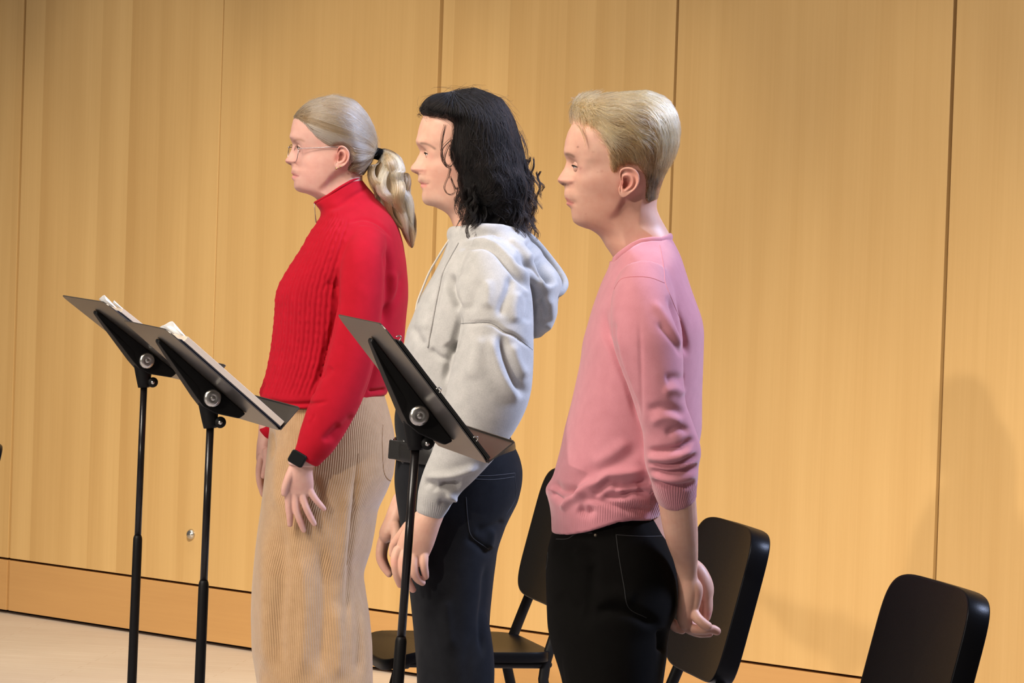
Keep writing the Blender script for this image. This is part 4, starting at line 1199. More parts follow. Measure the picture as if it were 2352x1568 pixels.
for ln, mm in ((s3([(622, 405), (655, 350), (700, 320), (800, 311), (900, 320), (1000, 358)]), 'pink_seam'), (s3([(965, 75), (985, 170), (1000, 280), (1008, 360), (1060, 490), (1120, 640)]), 'pink_light')):
    vf = surf_line(bs, ln, 0.0006)
    if vf: part('shoulder_seam', vf, M[mm], swo)

# trousers
tf = [(1285, 1140), (1276, 1190), (1270, 1218), (1262, 1242), (1253.5, 1287), (1253.5, 1330), (1255, 1383), (1257.5, 1440), (1268, 1488), (1285, 1540), (1292, 1568), (1296, 1600)]
tb = [(1500, 1140), (1508, 1165), (1514, 1180), (1527, 1223), (1546, 1271), (1558, 1322), (1561, 1370), (1556, 1400), (1547, 1420), (1537, 1442), (1532, 1500), (1522, 1568), (1518, 1600)]
hips = profile_loft(tf, tb, Y3, [(1140, .150), (1220, .164), (1300, .176), (1400, .182), (1500, .182), (1600, .178)], n=80, expo=2.3)
def leg3(s):
    return pxtube([(1402, 1380, s * .085, 90, .070), (1402, 1470, s * .092, 116, .086), (1404, 1570, s * .094, 106, .086), (1406, 1760, s * .10, 92, .080), (1406, 1960, s * .10, 78, .070), (1402, 2200, s * .10, 74, .066), (1400, 2385, s * .10, 70, .062)], Y3, 28, 5)
tr = union([hips, leg3(-1), leg3(1)], 0.0042, 6, 'trousers')
crease(tr, [(t3([(420, 820), (440, 1000), (420, 1200), (400, 1400)]), 10, -0.005), (t3([(130, 780), (260, 830), (400, 850), (470, 800)]), 12, -0.006), (t3([(300, 800), (380, 900), (460, 960)]), 9, 0.005),
    (t3([(420, 1300), (560, 1250), (720, 1270), (860, 1340), (950, 1360)]), 9, -0.009), (t3([(480, 1200), (620, 1150), (760, 1200)]), 14, 0.005), (t3([(935, 1390), (945, 1480), (940, 1568)]), 6, -0.012), (t3([(180, 1150), (280, 1220), (380, 1260)]), 12, -0.004)])
M['black_twill'] = fabric('black_twill', (0.005, 0.0045, 0.004), (0.004, 0.0035, 0.003), scale=1200, sheen=0.0, rough=0.9)
tro = part('trousers', tr, M['black_twill'], P3)
bt = bvh_of(tr)
M['black_seam'] = simple('black_seam', (0.022, 0.021, 0.020), 0.8)
for ln in (t3([(612, 714), (622, 800), (640, 920), (668, 1080), (702, 1238), (830, 1312)]), t3([(612, 714), (720, 722), (840, 726), (965, 722)]), t3([(180, 745), (260, 742), (330, 705), (440, 700)]), t3([(112, 760), (120, 880), (100, 1000)])):
    vf = surf_line(bt, ln, 0.0007)
    if vf: part('pocket_seam', vf, M['black_seam'], tro)
hh = bt.ray_cast(Vector((0, 0, CAMH)), (Vector(wp(*t3([(463, 716)])[0], 9)) - Vector((0, 0, CAMH))).normalized())
if hh[0] is not None:
    part('rivet', disc(np.array(hh[0]), np.array(hh[1]), [(0, .0014), (.0020, .0013), (.0033, .0007), (.0035, -.001), (0, -.001)], 16), simple('dark_brass', (.10, .085, .065), .45, 1.0), tro, label='small dull brass pocket rivet')
for s in (-1, 1):
    shoe(P3, wp(1405, 1600, Y3)[0], Y3 + s * .10, M['shoe'])

# ================================================================== woman in the red cable-knit sweater (farthest)
Y1 = 9.3
P1 = thing('person', 'blond woman in a red cable-knit sweater and tan corduroy trousers, hair in a ponytail', 'person', (wp(725, 1400, Y1)[0], Y1, 0), 'singers standing in a row facing left')
c1, k1, s5, h1 = crop(560, 180, 3.5636), crop(640, 300, 9.8), crop(560, 600, 3.733), crop(540, 940, 3.92)
front = [(768, 224), (745, 226), (720, 233), (700, 244), (684, 259), (673, 277), (669, 295)] + k1([(277, 60), (275, 140), (290, 222), (312, 300), (300, 360), (270, 450), (220, 560), (155, 655), (152, 690), (172, 725), (222, 752), (285, 785), (303, 850), (290, 930), (290, 960), (318, 985), (338, 1000), (312, 1025), (298, 1060), (318, 1100), (362, 1140), (356, 1200), (360, 1280), (410, 1350), (500, 1390), (700, 1430), (840, 1475)]) + [(731, 460), (735, 480), (738, 505)]
base = [(768, 224), (745, 226), (720, 233), (700, 244), (684, 259), (673, 277), (669, 297), (669, 316), (673, 328), (680, 340), (683, 353), (682, 367), (678, 380), (676, 392), (676, 402), (677, 412), (679, 422), (679, 432), (686, 438.5), (694, 442), (712, 446.5), (725, 450.5), (731, 460), (735, 480), (738, 505)]
backc = [(770, 224), (796, 228), (822, 241), (845, 268), (857, 300), (860, 330), (854, 355), (843, 380), (832, 400), (833, 420), (843, 445), (856, 470), (862, 505)]
jaw = [(655, 444), (690, 443), (712, 445), (736, 432), (756, 413), (770, 394), (800, 378), (900, 362)]
zf = lambda py: wp(690, py, Y1)[2]
feats = [(zf(371), 0.0140, 0.0040, 0.0045, 0.0048), (zf(377.5), 0.007, 0.003, 0.002, -0.004), (zf(402), 0.0225, 0.006, 0.005, -0.0025), (zf(395), 0.040, 0.016, 0.016, 0.004), (zf(428), 0.034, 0.018, 0.014, 0.004)]
hv = head_mesh(front, base, backc, Y1, 442.5, 224, jaw, (685, 339), [(277, .06), (315, .02), (327, .012), (336, .009), (350, .0085), (360, .0105), (368, .0125), (376, .0138), (381, .010), (390, .013), (397, .024), (411, .025), (417, .026), (430, .028), (440, .032)], 401.5, wscale=0.97, neckw=0.052, feats=feats, side=[(677, 371, 5.5, 5, .0028), (685, 373, 3.5, 6, -.0020), (698, 340, 9, 9, .0042), (688, 385, 6, 9, -.0010), (688, 403, 4, 4, -.0014), (705, 365, 16, 12, .0020), (720, 405, 22, 20, .0012)])
ear_o = k1([(1335, 400), (1365, 350), (1430, 335), (1500, 360), (1560, 420), (1600, 500), (1598, 600), (1562, 700), (1500, 780), (1430, 820), (1380, 835), (1320, 855), (1268, 830), (1255, 770), (1280, 700), (1305, 640), (1300, 560), (1315, 470)])
ear = ear_mesh(ear_o, k1([(1410, 590)])[0], Y1 - 0.0635, tiltout=0.012)
earf = (ear[0] * np.array([1, -1, 1]) + np.array([0, 2 * Y1, 0]), [tuple(reversed(f)) for f in ear[1]])
M['iris_grey'] = iris_mat('iris_grey', (0.10, 0.13, 0.15))
lid = eyes(P1, (694.5, 339.5), Y1, 0.0110, M['iris_grey'], az=0.30, up=0.20, lo=-0.24, yl=0.028)
handN = hand_union([h1([(715, 290, -.214, .025, .022), (640, 420, -.216, .0245, .021), (594, 540, -.214, .0265, .019), (582, 640, -.210, .031, .015), (578, 715, -.206, .0315, .012)]),
    h1([(490, 690, -.206, .0100), (482, 770, -.204, .0092), (484, 880, -.200, .0084), (492, 960, -.196, .0076), (494, 1035, -.190, .0062)]),
    h1([(545, 700, -.206, .0100), (545, 790, -.204, .0092), (553, 900, -.202, .0086), (585, 1000, -.197, .0078), (618, 1085, -.190, .0063)]),
    h1([(600, 700, -.206, .0098), (612, 780, -.205, .0090), (640, 880, -.203, .0083), (680, 970, -.197, .0074), (712, 1028, -.191, .0060)]),
    h1([(650, 670, -.206, .0098), (680, 740, -.206, .0084), (725, 810, -.203, .0074), (770, 862, -.198, .0066), (800, 895, -.193, .0056)]),
    h1([(520, 540, -.216, .0115), (478, 630, -.218, .0100), (452, 700, -.216, .0088), (442, 755, -.212, .0072)])], Y1)
handF = hand_union([h1([(300, 120, .150, .022), (285, 240, .150, .020, .022), (268, 330, .150, .019, .026), (255, 430, .150, .017, .026)]),
    h1([(235, 430, .128, .0090), (218, 540, .128, .0085), (222, 650, .130, .0078), (250, 765, .134, .0062)]),
    h1([(240, 430, .150, .0090), (230, 560, .150, .0085), (245, 670, .152, .0078), (275, 770, .155, .0062)]),
    h1([(282, 380, .118, .0105), (285, 470, .112, .0090), (270, 540, .110, .0080), (256, 600, .110, .0066)])], Y1)
core1 = body_core(Y1, [(790, 470, 0, .042), (800, 540, 0, .055, .08), (780, 660, 0, .08, .11), (760, 850, 0, .085, .11), (755, 1000, 0, .09, .12), (740, 1150, 0, .09, .12)],
    [[(735, 1150, dy, .07), (730, 1450, dy, .06), (728, 1600, dy, .05), (725, 1950, dy, .036)] for dy in (-.085, .085)],
    [[(835, 620, -.165, .03), (815, 800, -.2, .032), (757, 950, -.21, .03), (720, 1020, -.215, .026)], [(800, 640, .165, .03), (740, 830, .19, .032), (650, 960, .16, .028), (616, 995, .15, .022)]])
body = merge_meshes([hv, ear, earf] + lid + [handN, handF, core1], 'body')
SK1 = np.array([0.66, 0.395, 0.325])
V, Q, C = tint_skin(body, Y1, [
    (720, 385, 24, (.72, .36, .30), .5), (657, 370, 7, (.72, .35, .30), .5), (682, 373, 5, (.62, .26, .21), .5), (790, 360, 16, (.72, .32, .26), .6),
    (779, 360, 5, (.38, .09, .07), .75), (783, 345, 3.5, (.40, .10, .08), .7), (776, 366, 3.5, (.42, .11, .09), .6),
    (664, 376.6, 1.6, (.14, .05, .04), .8), (668, 377, 1.4, (.2, .07, .05), .7),
    (700, 345, 7, (.60, .30, .27), .35), (745, 430, 18, (.64, .34, .27), .3)] + line_spots([(670.5, 397.5), (675, 399.5), (681, 401.5)], 1.7, (.62, .26, .24), .3) + line_spots([(671.5, 406.5), (677, 406), (685, 404)], 2.3, (.68, .28, .27), .42, 12) + line_spots([(674, 401.5), (680, 403), (688, 404.5)], 0.9, (.22, .06, .05), .4, 16) +
    line_spots([(676, 325.5), (682, 322), (689, 321), (696, 322.5), (702, 325.5)], 1.8, (.33, .17, .10), .22, 18) + [(px, py, 8, (.70, .34, .29), .35) for px, py in ((664, 1180), (690, 1190), (712, 1180), (735, 1160), (604, 1120))] + [(px, py, 3.2, (.74, .47, .42), .7) for px, py in ((665.5, 1203), (696.5, 1214), (720, 1200), (742.5, 1167))], base=SK1)
put_tint(body, C)
part('body', body, M['skin'], P1)
for ex, ey in k1([(1300, 850), (1388, 808)]):
    V2, F2 = sphere(wp(ex, ey, Y1 - 0.080), 0.0026, 14, 10)
    part('earring', (V2, F2), M['gold'], P1, label='tiny gold earring stud')

# hair pulled back to the tie
TIE = wp(867, 353, Y1)
fh = [(767, 220.5), (740, 222.5), (712, 233), (689, 250), (675, 268), (672, 279), (677, 292), (692, 312), (722, 337), (752, 352), (790, 400), (800, 410)]
bh = [(770, 220.5), (793, 223), (814, 230), (841, 260), (855, 286), (861, 303), (865, 325), (865, 345), (857, 362), (848, 380), (836, 398), (828, 410)]
hp = c1([(250, 300), (384, 345), (445, 352), (500, 388), (548, 452), (600, 518), (680, 568), (735, 580), (770, 552), (830, 542), (880, 590), (882, 650), (872, 720), (852, 770), (880, 790), (960, 812), (1400, 812), (1400, 0), (300, 0)])
cap1, _ = hair_cap(fh, bh, Y1, [(221, .014), (226, .044), (235, .063), (254, .076), (282, .081), (312, .080), (342, .0735), (370, .0645), (395, .055), (410, .051)], hp, (770, 345), inset=0.015, soft=8)
M['hair_ash_base'] = simple('hair_ash_base', (0.20, 0.135, 0.075), 0.55)
M['hair_ash'] = hair_mat('hair_ash', [(0, (0.055, 0.030, 0.015)), (0.4, (0.25, 0.155, 0.075)), (0.72, (0.50, 0.38, 0.235)), (1, (0.80, 0.71, 0.56))], 0.28)
hair1 = part('hair', cap1, M['hair_ash_base'], P1)
bv = bvh_of(cap1)
r = sample_surface(cap1, 6500, lambda P: (lambda q: in_poly(q, hp) & (np.linalg.norm(P - TIE, axis=1) > 0.012))(sag(P, Y1)))
dist = np.linalg.norm(r - TIE, axis=1)
def flow1(P, t):
    D = TIE - P; L = np.linalg.norm(D, axis=1)[:, None]; D = D / (L + 1e-6)
    far = np.clip((L[:, 0] - 0.05) / 0.12, 0, 1)
    D[:, 0] += 0.55 * far; D[:, 2] += 0.12 * far
    return D
st = grow(bv, r, flow1, np.minimum(dist * 1.12, 0.21), 15, 0.0012, 0.0012, 0.03)
phi = np.arctan2(r[:, 2] - TIE[2], -(r[:, 0] - TIE[0])); q = sag(r, Y1)
stripe = np.sin(phi * 23 + 1.0) + 0.8 * np.sin(phi * 41 + 0.3) + 0.7 * np.sin(phi * 67 + r[:, 1] * 90)
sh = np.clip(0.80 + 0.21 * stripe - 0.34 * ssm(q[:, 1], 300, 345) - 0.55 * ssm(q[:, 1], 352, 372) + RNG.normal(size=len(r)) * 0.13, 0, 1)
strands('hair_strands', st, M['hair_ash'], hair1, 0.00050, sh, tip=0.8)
# flyaway hairs over the crown
r2 = sample_surface(cap1, 90, lambda P: in_poly(sag(P, Y1), hp))
strands('flyaway_strands', grow(bv, r2, flow1, np.full(len(r2), 0.07), 8, 0.001, np.full(len(r2), 0.011), 0.5), M['hair_ash'], hair1, 0.00022, RNG.uniform(.6, 1, len(r2)))
part('hair_tie', tube3([wp(863, 352, Y1) , wp(874, 355, Y1)], 0.0135, 0.0135, 24, 3), M['elastic'], P1, label='black elastic hair tie')
pt = [(866, 353, 0, 9), (880, 359, 0, 20), (890, 376, -.004, 36), (889, 402, -.008, 44), (897, 430, -.012, 45), (907, 456, -.016, 41), (921, 484, -.018, 30), (933, 511, -.018, 22), (941, 537, -.016, 15), (946, 566, -.014, 5)]
pc = np.array([np.append(wp(p[0], p[1], Y1 + p[2]), p[3] * Y1 / FPX) for p in pt]); pc = catmull(pc, 5)
tail = part('ponytail', tube3(pc[:, :3], pc[:, 3] * 0.72, pc[:, 3] * 0.55, 24, 1), M['hair_ash_base'], P1)
kk = 40; tt = np.linspace(0, 1, kk)
cen = np.array([[np.interp(t, np.linspace(0, 1, len(pc)), pc[:, i]) for i in range(4)] for t in tt])
T = np.gradient(cen[:, :3], axis=0); T /= np.linalg.norm(T, axis=1)[:, None]
Bd = np.array([0, 1.0, 0]) - T * T[:, 1:2]; Bd /= np.linalg.norm(Bd, axis=1)[:, None]; Nd = np.cross(Bd, T)
nS = 3400
ph = RNG.uniform(0, 2 * math.pi, nS); rho = np.sqrt(RNG.uniform(0.25, 1.0, nS)); lk_ = np.floor(ph / (2 * math.pi) * 11 + rho * 2)
ends = RNG.uniform(0.72, 1.0, nS)
P = np.zeros((nS, kk, 3))
for i in range(nS):
    t2 = tt * ends[i]
    Cn = np.column_stack([np.interp(t2, tt, cen[:, j]) for j in range(4)])
    N2 = np.column_stack([np.interp(t2, tt, Nd[:, j]) for j in range(3)]); B2 = np.column_stack([np.interp(t2, tt, Bd[:, j]) for j in range(3)])
    lock = lk_[i]
    w = 0.13 * np.sin(t2 * 17 + lock * 1.9) * np.clip(t2 * 4, 0, 1); w2 = 0.26 * np.sin(t2 * 13 + lock * 2.7) * np.clip(t2 * 3, 0, 1)
    a = ph[i] + w2
    rr_ = Cn[:, 3] * (rho[i] + w)
    P[i] = Cn[:, :3] + N2 * (np.cos(a) * rr_)[:, None] + B2 * (np.sin(a) * rr_ * 0.8)[:, None]
lv = np.random.default_rng(4).uniform(0.0, 0.85, 40)
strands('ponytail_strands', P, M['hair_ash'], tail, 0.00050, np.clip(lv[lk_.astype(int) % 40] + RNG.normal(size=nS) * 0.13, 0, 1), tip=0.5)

# glasses
M['rim'] = simple('thin_metal_rim', (0.42, 0.36, 0.36), 0.25, 1.0)
def lens_mat():
    m = bpy.data.materials.new('spectacle_lens'); m.use_nodes = True; t = m.node_tree; N = t.nodes.new
    t.nodes.remove(t.nodes['Principled BSDF'])
    tr_ = N('ShaderNodeBsdfTransparent'); tr_.inputs[0].default_value = (0.97, 0.97, 0.98, 1); gl = N('ShaderNodeBsdfGlossy'); gl.inputs['Roughness'].default_value = 0.03
    mx = N('ShaderNodeMixShader'); mx.inputs[0].default_value = 0.05
    lk(t, tr_.outputs[0], mx.inputs[1]); lk(t, gl.outputs[0], mx.inputs[2]); lk(t, mx.outputs[0], t.nodes['Material Output'].inputs[0])
    return m
M['lens'] = lens_mat()
gN, gF = wp(*k1([(388, 520)])[0], Y1 - 0.033), wp(*k1([(262, 505)])[0], Y1 + 0.033)
lat = (gN - gF); lat /= np.linalg.norm(lat)
upv = np.array([0.10, 0, 1.0]); upv -= lat * (upv @ lat); upv /= np.linalg.norm(upv)
glass = part('glasses', join(tube3([gN - lat * 0.0245 + upv * 0.004, 0.5 * (gN + gF) + np.array([-0.004, 0, 0.008]), gF + lat * 0.0245 + upv * 0.004], 0.0009, None, 8, 5)), M['rim'], P1, label='thin metal framed spectacles')
for g in (gN, gF):
    lp = [g + lat * (0.0250 * math.copysign(abs(math.cos(a)) ** 0.85, math.cos(a))) + upv * (0.0190 * math.copysign(abs(math.sin(a)) ** 0.85, math.sin(a))) for a in np.linspace(0, 2 * math.pi, 48, endpoint=False)]
    part('rim', loop_tube(lp, 0.0008, 0.0008, 8), M['rim'], glass)
    part('lens', (lp, [tuple(range(48))]), M['lens'], glass, False)
for g, s in ((gN, 1), (gF, -1)):
    hg = g + lat * s * 0.0265 + upv * 0.0125
    e0 = wp(*k1([(1255, 368)])[0], Y1 - s * 0.0715); e1 = wp(*k1([(1480, 420)])[0], Y1 - s * 0.0715); e2 = wp(*k1([(1580, 600)])[0], Y1 - s * 0.070)
    part('temple', tube3([g + lat * s * 0.0245 + upv * 0.012, hg, hg + (e0 - hg) * 0.1, hg + (e0 - hg) * 0.6, e0, e1, e2], 0.0010, None, 8, 5), M['rim'], glass)
    V2, F2 = sphere(hg, 0.0020, 12, 8); part('hinge', (V2, F2), M['chrome'], glass, label='bright hinge')

# sweater
neckl = c1([(572, 1018), (620, 1000), (700, 958), (800, 890), (900, 832), (962, 812)])
hem = [(560, 890), (594, 905), (604, 916), (620, 925), (670, 934), (720, 931), (790, 919), (845, 911), (888, 907), (930, 903)]
sf = [(702, 395), (708, 430), (714, 448), (720, 465), (727, 474), (737, 481), (739, 492), (728, 511), (706, 542), (697, 562), (661, 617), (640, 653), (632, 680), (631.5, 707), (628, 750), (621.5, 804), (611, 857), (600, 889), (593.5, 905), (594, 940)]
sb = [(818, 395), (829, 409), (842, 427), (855, 441), (869, 458), (897, 486), (914, 517), (925, 553), (933, 601), (937.5, 653), (937.5, 688), (933, 728), (928, 787), (915, 840), (900, 875), (889, 900), (887, 940)]
torso = profile_loft(sf, sb, Y1, [(395, .054), (440, .0575), (462, .064), (480, .082), (500, .115), (525, .148), (560, .168), (620, .178), (700, .176), (800, .166), (880, .164), (940, .166)], n=96, expo=2.2, dz=0.005)
slN = [(842, 548, -.110, 46), (835, 600, -.160, 53), (829, 660, -.182, 53), (826, 707, -.190, 53), (813, 790, -.200, 55), (792, 870, -.206, 56), (760, 945, -.212, 54), (730, 1008, -.216, 46), (713, 1038, -.216, 37), (704, 1052, -.216, 33), (701, 1057, -.216, 30)]
slF = [(800, 560, .11, 46, .045), (785, 640, .17, 50, .05), (765, 740, .19, 50, .05), (730, 860, .19, 48, .047), (670, 945, .165, 36, .036), (622, 990, .150, 27, .027), (613, 1000, .150, 24, .026)]
tm = mesh_from('t', *torso); clamp_below(tm, Y1, hem); clamp_below(tm, Y1, neckl + [(600, 466), (718, 466), (900, 380)], up=True, band=lambda Q: Q[:, 1] < 480)
torso = ([tuple(v.co) for v in tm.vertices], [tuple(p.vertices) for p in tm.polygons])
sw = union([torso, pxtube(slN, Y1, 32, 5), pxtube(slF, Y1, 28, 5)], 0.0030, 7, 'sweater')

V = getV(sw); Nn = getN(sw); Q = proj(V)
# cable knit on the body: ribs and twisted cables around the torso axis, fading at the sleeves
fz, bz = contour(sf, Y1, .006), contour(sb, Y1, .006)
xc = 0.5 * (fz(V[:, 2]) + bz(V[:, 2]))
th_ = np.arctan2(-(V[:, 1] - Y1), -(V[:, 0] - xc))
u = th_ * 0.165
dS, tS, _ = seg_dist(Q, [(p[0], p[1]) for p in slN]); hwS = np.interp(tS, np.linspace(0, 1, len(slN)), [p[3] for p in slN])
msk = ssm(dS - hwS, -6, 8) * (Q[:, 0] < 800) * ssm(Q[:, 1], 475, 520) * (1 - ssm(Q[:, 1], 900, 915)) * (Nn[:, 1] < 0.75) * (V[:, 1] < Y1 + 0.12)
zz_ = V[:, 2]
per = 0.0235; cell = np.floor(u / per); fr_ = u / per - cell
wob = 0.030 * np.sin(2 * math.pi * zz_ / 0.034 + cell * 2.1)
f2 = np.mod(fr_ + wob, 1.0)
grv = np.exp(-0.5 * ((f2 - 0.08) / 0.075) ** 2) + np.exp(-0.5 * ((f2 - 1.08) / 0.075) ** 2) + 0.75 * np.exp(-0.5 * ((f2 - 0.58) / 0.06) ** 2)
tw = np.sin(2 * math.pi * zz_ / 0.020 + 2 * math.pi * f2 * 1.0) * np.exp(-0.5 * ((f2 - 0.33) / 0.14) ** 2)
h_ = -0.0034 * grv + 0.0011 * tw
setV(sw, V + Nn * (h_ * msk)[:, None])
crease(sw, [
    ([(779, 600), (772, 650), (772, 700), (766, 740), (750, 800), (735, 860), (718, 910)], 4, -0.010),
    (s5([(700, 175), (745, 205), (790, 235)]), 5, -0.005),
    ([(885, 560), (893, 620), (893, 690), (880, 760)], 6, -0.012), (s5([(1350, 60), (1330, 250), (1240, 430), (1190, 540)]), 5, -0.005), (s5([(1270, 60), (1290, 200), (1240, 420)]), 6, 0.005),
    (s5([(1110, 700), (1130, 850), (1080, 1050), (1000, 1220)]), 5, -0.004), (s5([(720, 1560), (860, 1420), (960, 1310)]), 8, -0.006), (h1([(790, 300), (850, 230), (960, 130)]), 6, -0.005),
    (s5([(650, 1000), (700, 970), (760, 900)]), 6, -0.005), (s5([(490, 1360), (560, 1330), (620, 1350)]), 5, -0.004), (h1([(600, 100), (640, 70), (700, 90)]), 6, 0.004),
    (c1([(830, 1190), (960, 1150), (1060, 1170), (1150, 1230), (1230, 1330)]), 2.6, -0.0035),
    ([(604, 912), (650, 926), (715, 926), (760, 921)], 3, -0.007), (c1([(650, 1080), (780, 1040), (900, 960), (1040, 880)]), 4, -0.003), (c1([(660, 1120), (800, 1090), (960, 1010)]), 5, 0.002),
    ([(845, 899), (870, 897), (888, 893)], 3, -0.006)])
M['red'] = fabric('red_wool', (0.42, 0.003, 0.016), (0.36, 0.002, 0.012), scale=700, sheen=0.03)
swo = part('sweater', sw, M['red'], P1)
part('collar_edge', loop_tube(ringline([(neckl[0][0] + 3, neckl[0][1])] + neckl[1:], Y1, 0.0565), 0.0030, 0.0026), M['red'], swo)
part('zip_pull', tube3([wp(722, 466, Y1 - .004), wp(722.5, 474, Y1 - .006), wp(724, 492, Y1 - .007), wp(726, 510, Y1 - .007)], [0.0016, 0.0009, 0.0009, 0.0014], None, 8, 3), M['chrome'], swo, label='slim silver zip pull hanging from the collar')

# corduroy trousers
tf = [(640, 890), (630, 915), (622, 945), (620, 976), (616, 1015), (609, 1085), (601, 1157), (592, 1220), (585, 1284), (579, 1350), (577, 1410), (579, 1490), (588, 1545), (593, 1580), (596, 1640)]
tb = [(878, 890), (884, 912), (891, 935), (904, 985), (910, 1035), (904, 1090), (888, 1130), (868, 1170), (861, 1220), (853, 1262), (834, 1320), (840, 1360), (848, 1410), (855, 1480), (856, 1568), (858, 1640)]
hips = profile_loft(tf, tb, Y1, [(890, .150), (960, .160), (1060, .172), (1150, .176), (1300, .176), (1450, .178), (1640, .18)], n=96, expo=2.4)
def leg1(s):
    return pxtube([(722, 1300, s * .080, 90, .070), (720, 1430, s * .086, 125, .084), (724, 1560, s * .088, 131, .088), (727, 1700, s * .095, 136, .096), (728, 1850, s * .10, 138, .10), (728, 1972, s * .10, 140, .10)], Y1, 32, 5)
tr = union([hips, leg1(-1), leg1(1)], 0.0042, 6, 'trousers')
crease(tr, [([(824, 1040), (815, 1130), (808, 1200), (798, 1340), (800, 1450)], 5, -0.006), ([(800, 1100), (790, 1250), (778, 1400)], 9, 0.006),
    ([(640, 1180), (650, 1300), (640, 1450), (648, 1568)], 12, -0.010), ([(690, 1260), (700, 1400), (690, 1568)], 11, 0.008), ([(735, 1230), (745, 1380), (735, 1568)], 11, -0.010), ([(612, 1200), (610, 1350), (612, 1560)], 11, 0.008), ([(772, 1380), (780, 1480), (775, 1568)], 9, 0.007), ([(815, 1330), (826, 1440), (822, 1568)], 9, -0.008),
    ([(622, 980), (628, 1020), (626, 1060)], 3, -0.006), ([(640, 1020), (634, 1100), (640, 1180)], 8, 0.005), ([(720, 1090), (733, 1130), (740, 1180)], 8, -0.004), ([(850, 1180), (835, 1260), (815, 1320)], 10, -0.005)])
V = getV(tr); fz, bz = contour(tf, Y1, .006), contour(tb, Y1, .006)
zc_ = np.maximum(V[:, 2], wp(720, 1630, Y1)[2])
xc = 0.5 * (fz(zc_) + bz(zc_))
vattr(tr, 'wale', np.arctan2(-(V[:, 1] - Y1), -(V[:, 0] - xc)) * 0.155); vattr(tr, 'ribmask', np.ones(len(V)))
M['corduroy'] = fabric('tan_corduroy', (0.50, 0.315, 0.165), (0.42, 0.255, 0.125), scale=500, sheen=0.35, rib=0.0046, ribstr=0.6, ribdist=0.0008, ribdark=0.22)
tro = part('trousers', tr, M['corduroy'], P1)
bt = bvh_of(tr)
M['tan_seam'] = simple('tan_seam', (0.34, 0.20, 0.095), 0.9)
for ln in (h1([(1330, 140), (1325, 300), (1340, 560), (1400, 640), (1440, 600)]), h1([(1110, 400), (1085, 650), (1050, 950), (1005, 1400)])):
    vf = surf_line(bt, ln, 0.0011)
    if vf: part('pocket_seam' if ln[0][0] > 860 else 'side_seam', vf, M['tan_seam'], tro)

# watch on the near wrist
wc = wp(*h1([(560, 442)])[0], Y1 - 0.246)
e1 = wp(*h1([(640, 440)])[0], Y1 - 0.236) - wp(*h1([(515, 370)])[0], Y1 - 0.236); e1 /= np.linalg.norm(e1)
e1 = e1 + np.array([0, -0.25, 0]); e1 /= np.linalg.norm(e1)
e2 = np.array([0.30, 0.05, 0.95]); e2 -= e1 * (e1 @ e2); e2 /= np.linalg.norm(e2); e3 = np.cross(e1, e2)
if e3[1] > 0: e3 = -e3
wt = part('watch', prism(wc, e1, e2, e3, rrect(0.0185, 0.0150, 0.006), -0.005, 0.004), M['black_metal'], P1, False, label='square black wristwatch'); bevel(wt, 0.002, 3)
o = part('watch_screen', prism(wc, e1, e2, e3, rrect(0.0165, 0.0130, 0.005), 0.004, 0.0046), M['screen'], wt, False)
axd = wp(590, 1290, Y1) * 0 + (wp(*h1([(585, 620)])[0], Y1 - .212) - wp(*h1([(610, 330)])[0], Y1 - .216)); axd /= np.linalg.norm(axd)
wcen = wp(*h1([(600, 468)])[0], Y1 - 0.2145)
q1 = np.cross(axd, [0, 1.0, 0]); q1 /= np.linalg.norm(q1); q2 = np.cross(axd, q1)
part('watch_strap', loop_tube([wcen + q1 * 0.0282 * math.cos(a) + q2 * 0.0250 * math.sin(a) for a in np.linspace(0, 2 * math.pi, 40, endpoint=False)], 0.0085, 0.0016, 10), M['strap'], wt, label='pale pink watch strap')
for s in (-1, 1):
    shoe(P1, wp(735, 1600, Y1)[0], Y1 + s * .10, M['shoe'])

# ================================================================== singer in the grey hoodie (middle)
Y2 = 8.26
P2 = thing('person', 'person with curly black hair, grey hoodie and black jeans, standing between the other two', 'person', (wp(1045, 1400, Y2)[0], Y2, 0), 'singers standing in a row facing left')
c2, k2, s8, s6, h2, g2 = crop(900, 180, 3.5636), crop(930, 300, 8.25), crop(820, 480, 3.016), crop(760, 700, 3.267), crop(820, 1080, 3.214), crop(860, 1160, 7.127)
front = [(1085, 226), (1050, 227), (1015, 233), (988, 247), (971, 267), (963.5, 288)] + k2([(252, 0), (238, 100), (231, 180), (236, 250), (256, 320), (283, 395), (268, 440), (240, 490), (200, 580), (140, 650), (108, 705), (114, 755), (140, 785), (185, 803), (246, 830), (254, 880), (243, 940), (262, 975), (292, 995), (310, 1010), (296, 1030), (293, 1055), (312, 1092), (338, 1130), (324, 1200), (321, 1250), (328, 1310), (366, 1380), (450, 1428), (560, 1448), (740, 1446), (790, 1530)]) + [(1034, 500), (1041, 518), (1050, 548)]
base = [(1085, 226), (1050, 227), (1015, 233), (988, 247), (971, 267), (963.5, 288), (960, 305), (959, 322), (962, 336), (968, 350), (971, 365), (971, 385), (968, 400), (967, 412), (968, 424), (970, 434), (971, 446), (972, 457), (978, 467), (986, 473), (998, 475.8), (1019, 475.8), (1026, 486), (1034, 500), (1041, 518), (1050, 548)]
backc = [(1087, 226), (1118, 230), (1146, 249), (1163, 285), (1167, 320), (1160, 360), (1148, 400), (1138, 430), (1138, 470), (1150, 510), (1162, 548)]
jaw = [(940, 478), (985, 476.5), (1016, 477), (1040, 464), (1060, 442), (1074, 417), (1100, 400), (1200, 388)]
zf = lambda py: wp(985, py, Y2)[2]
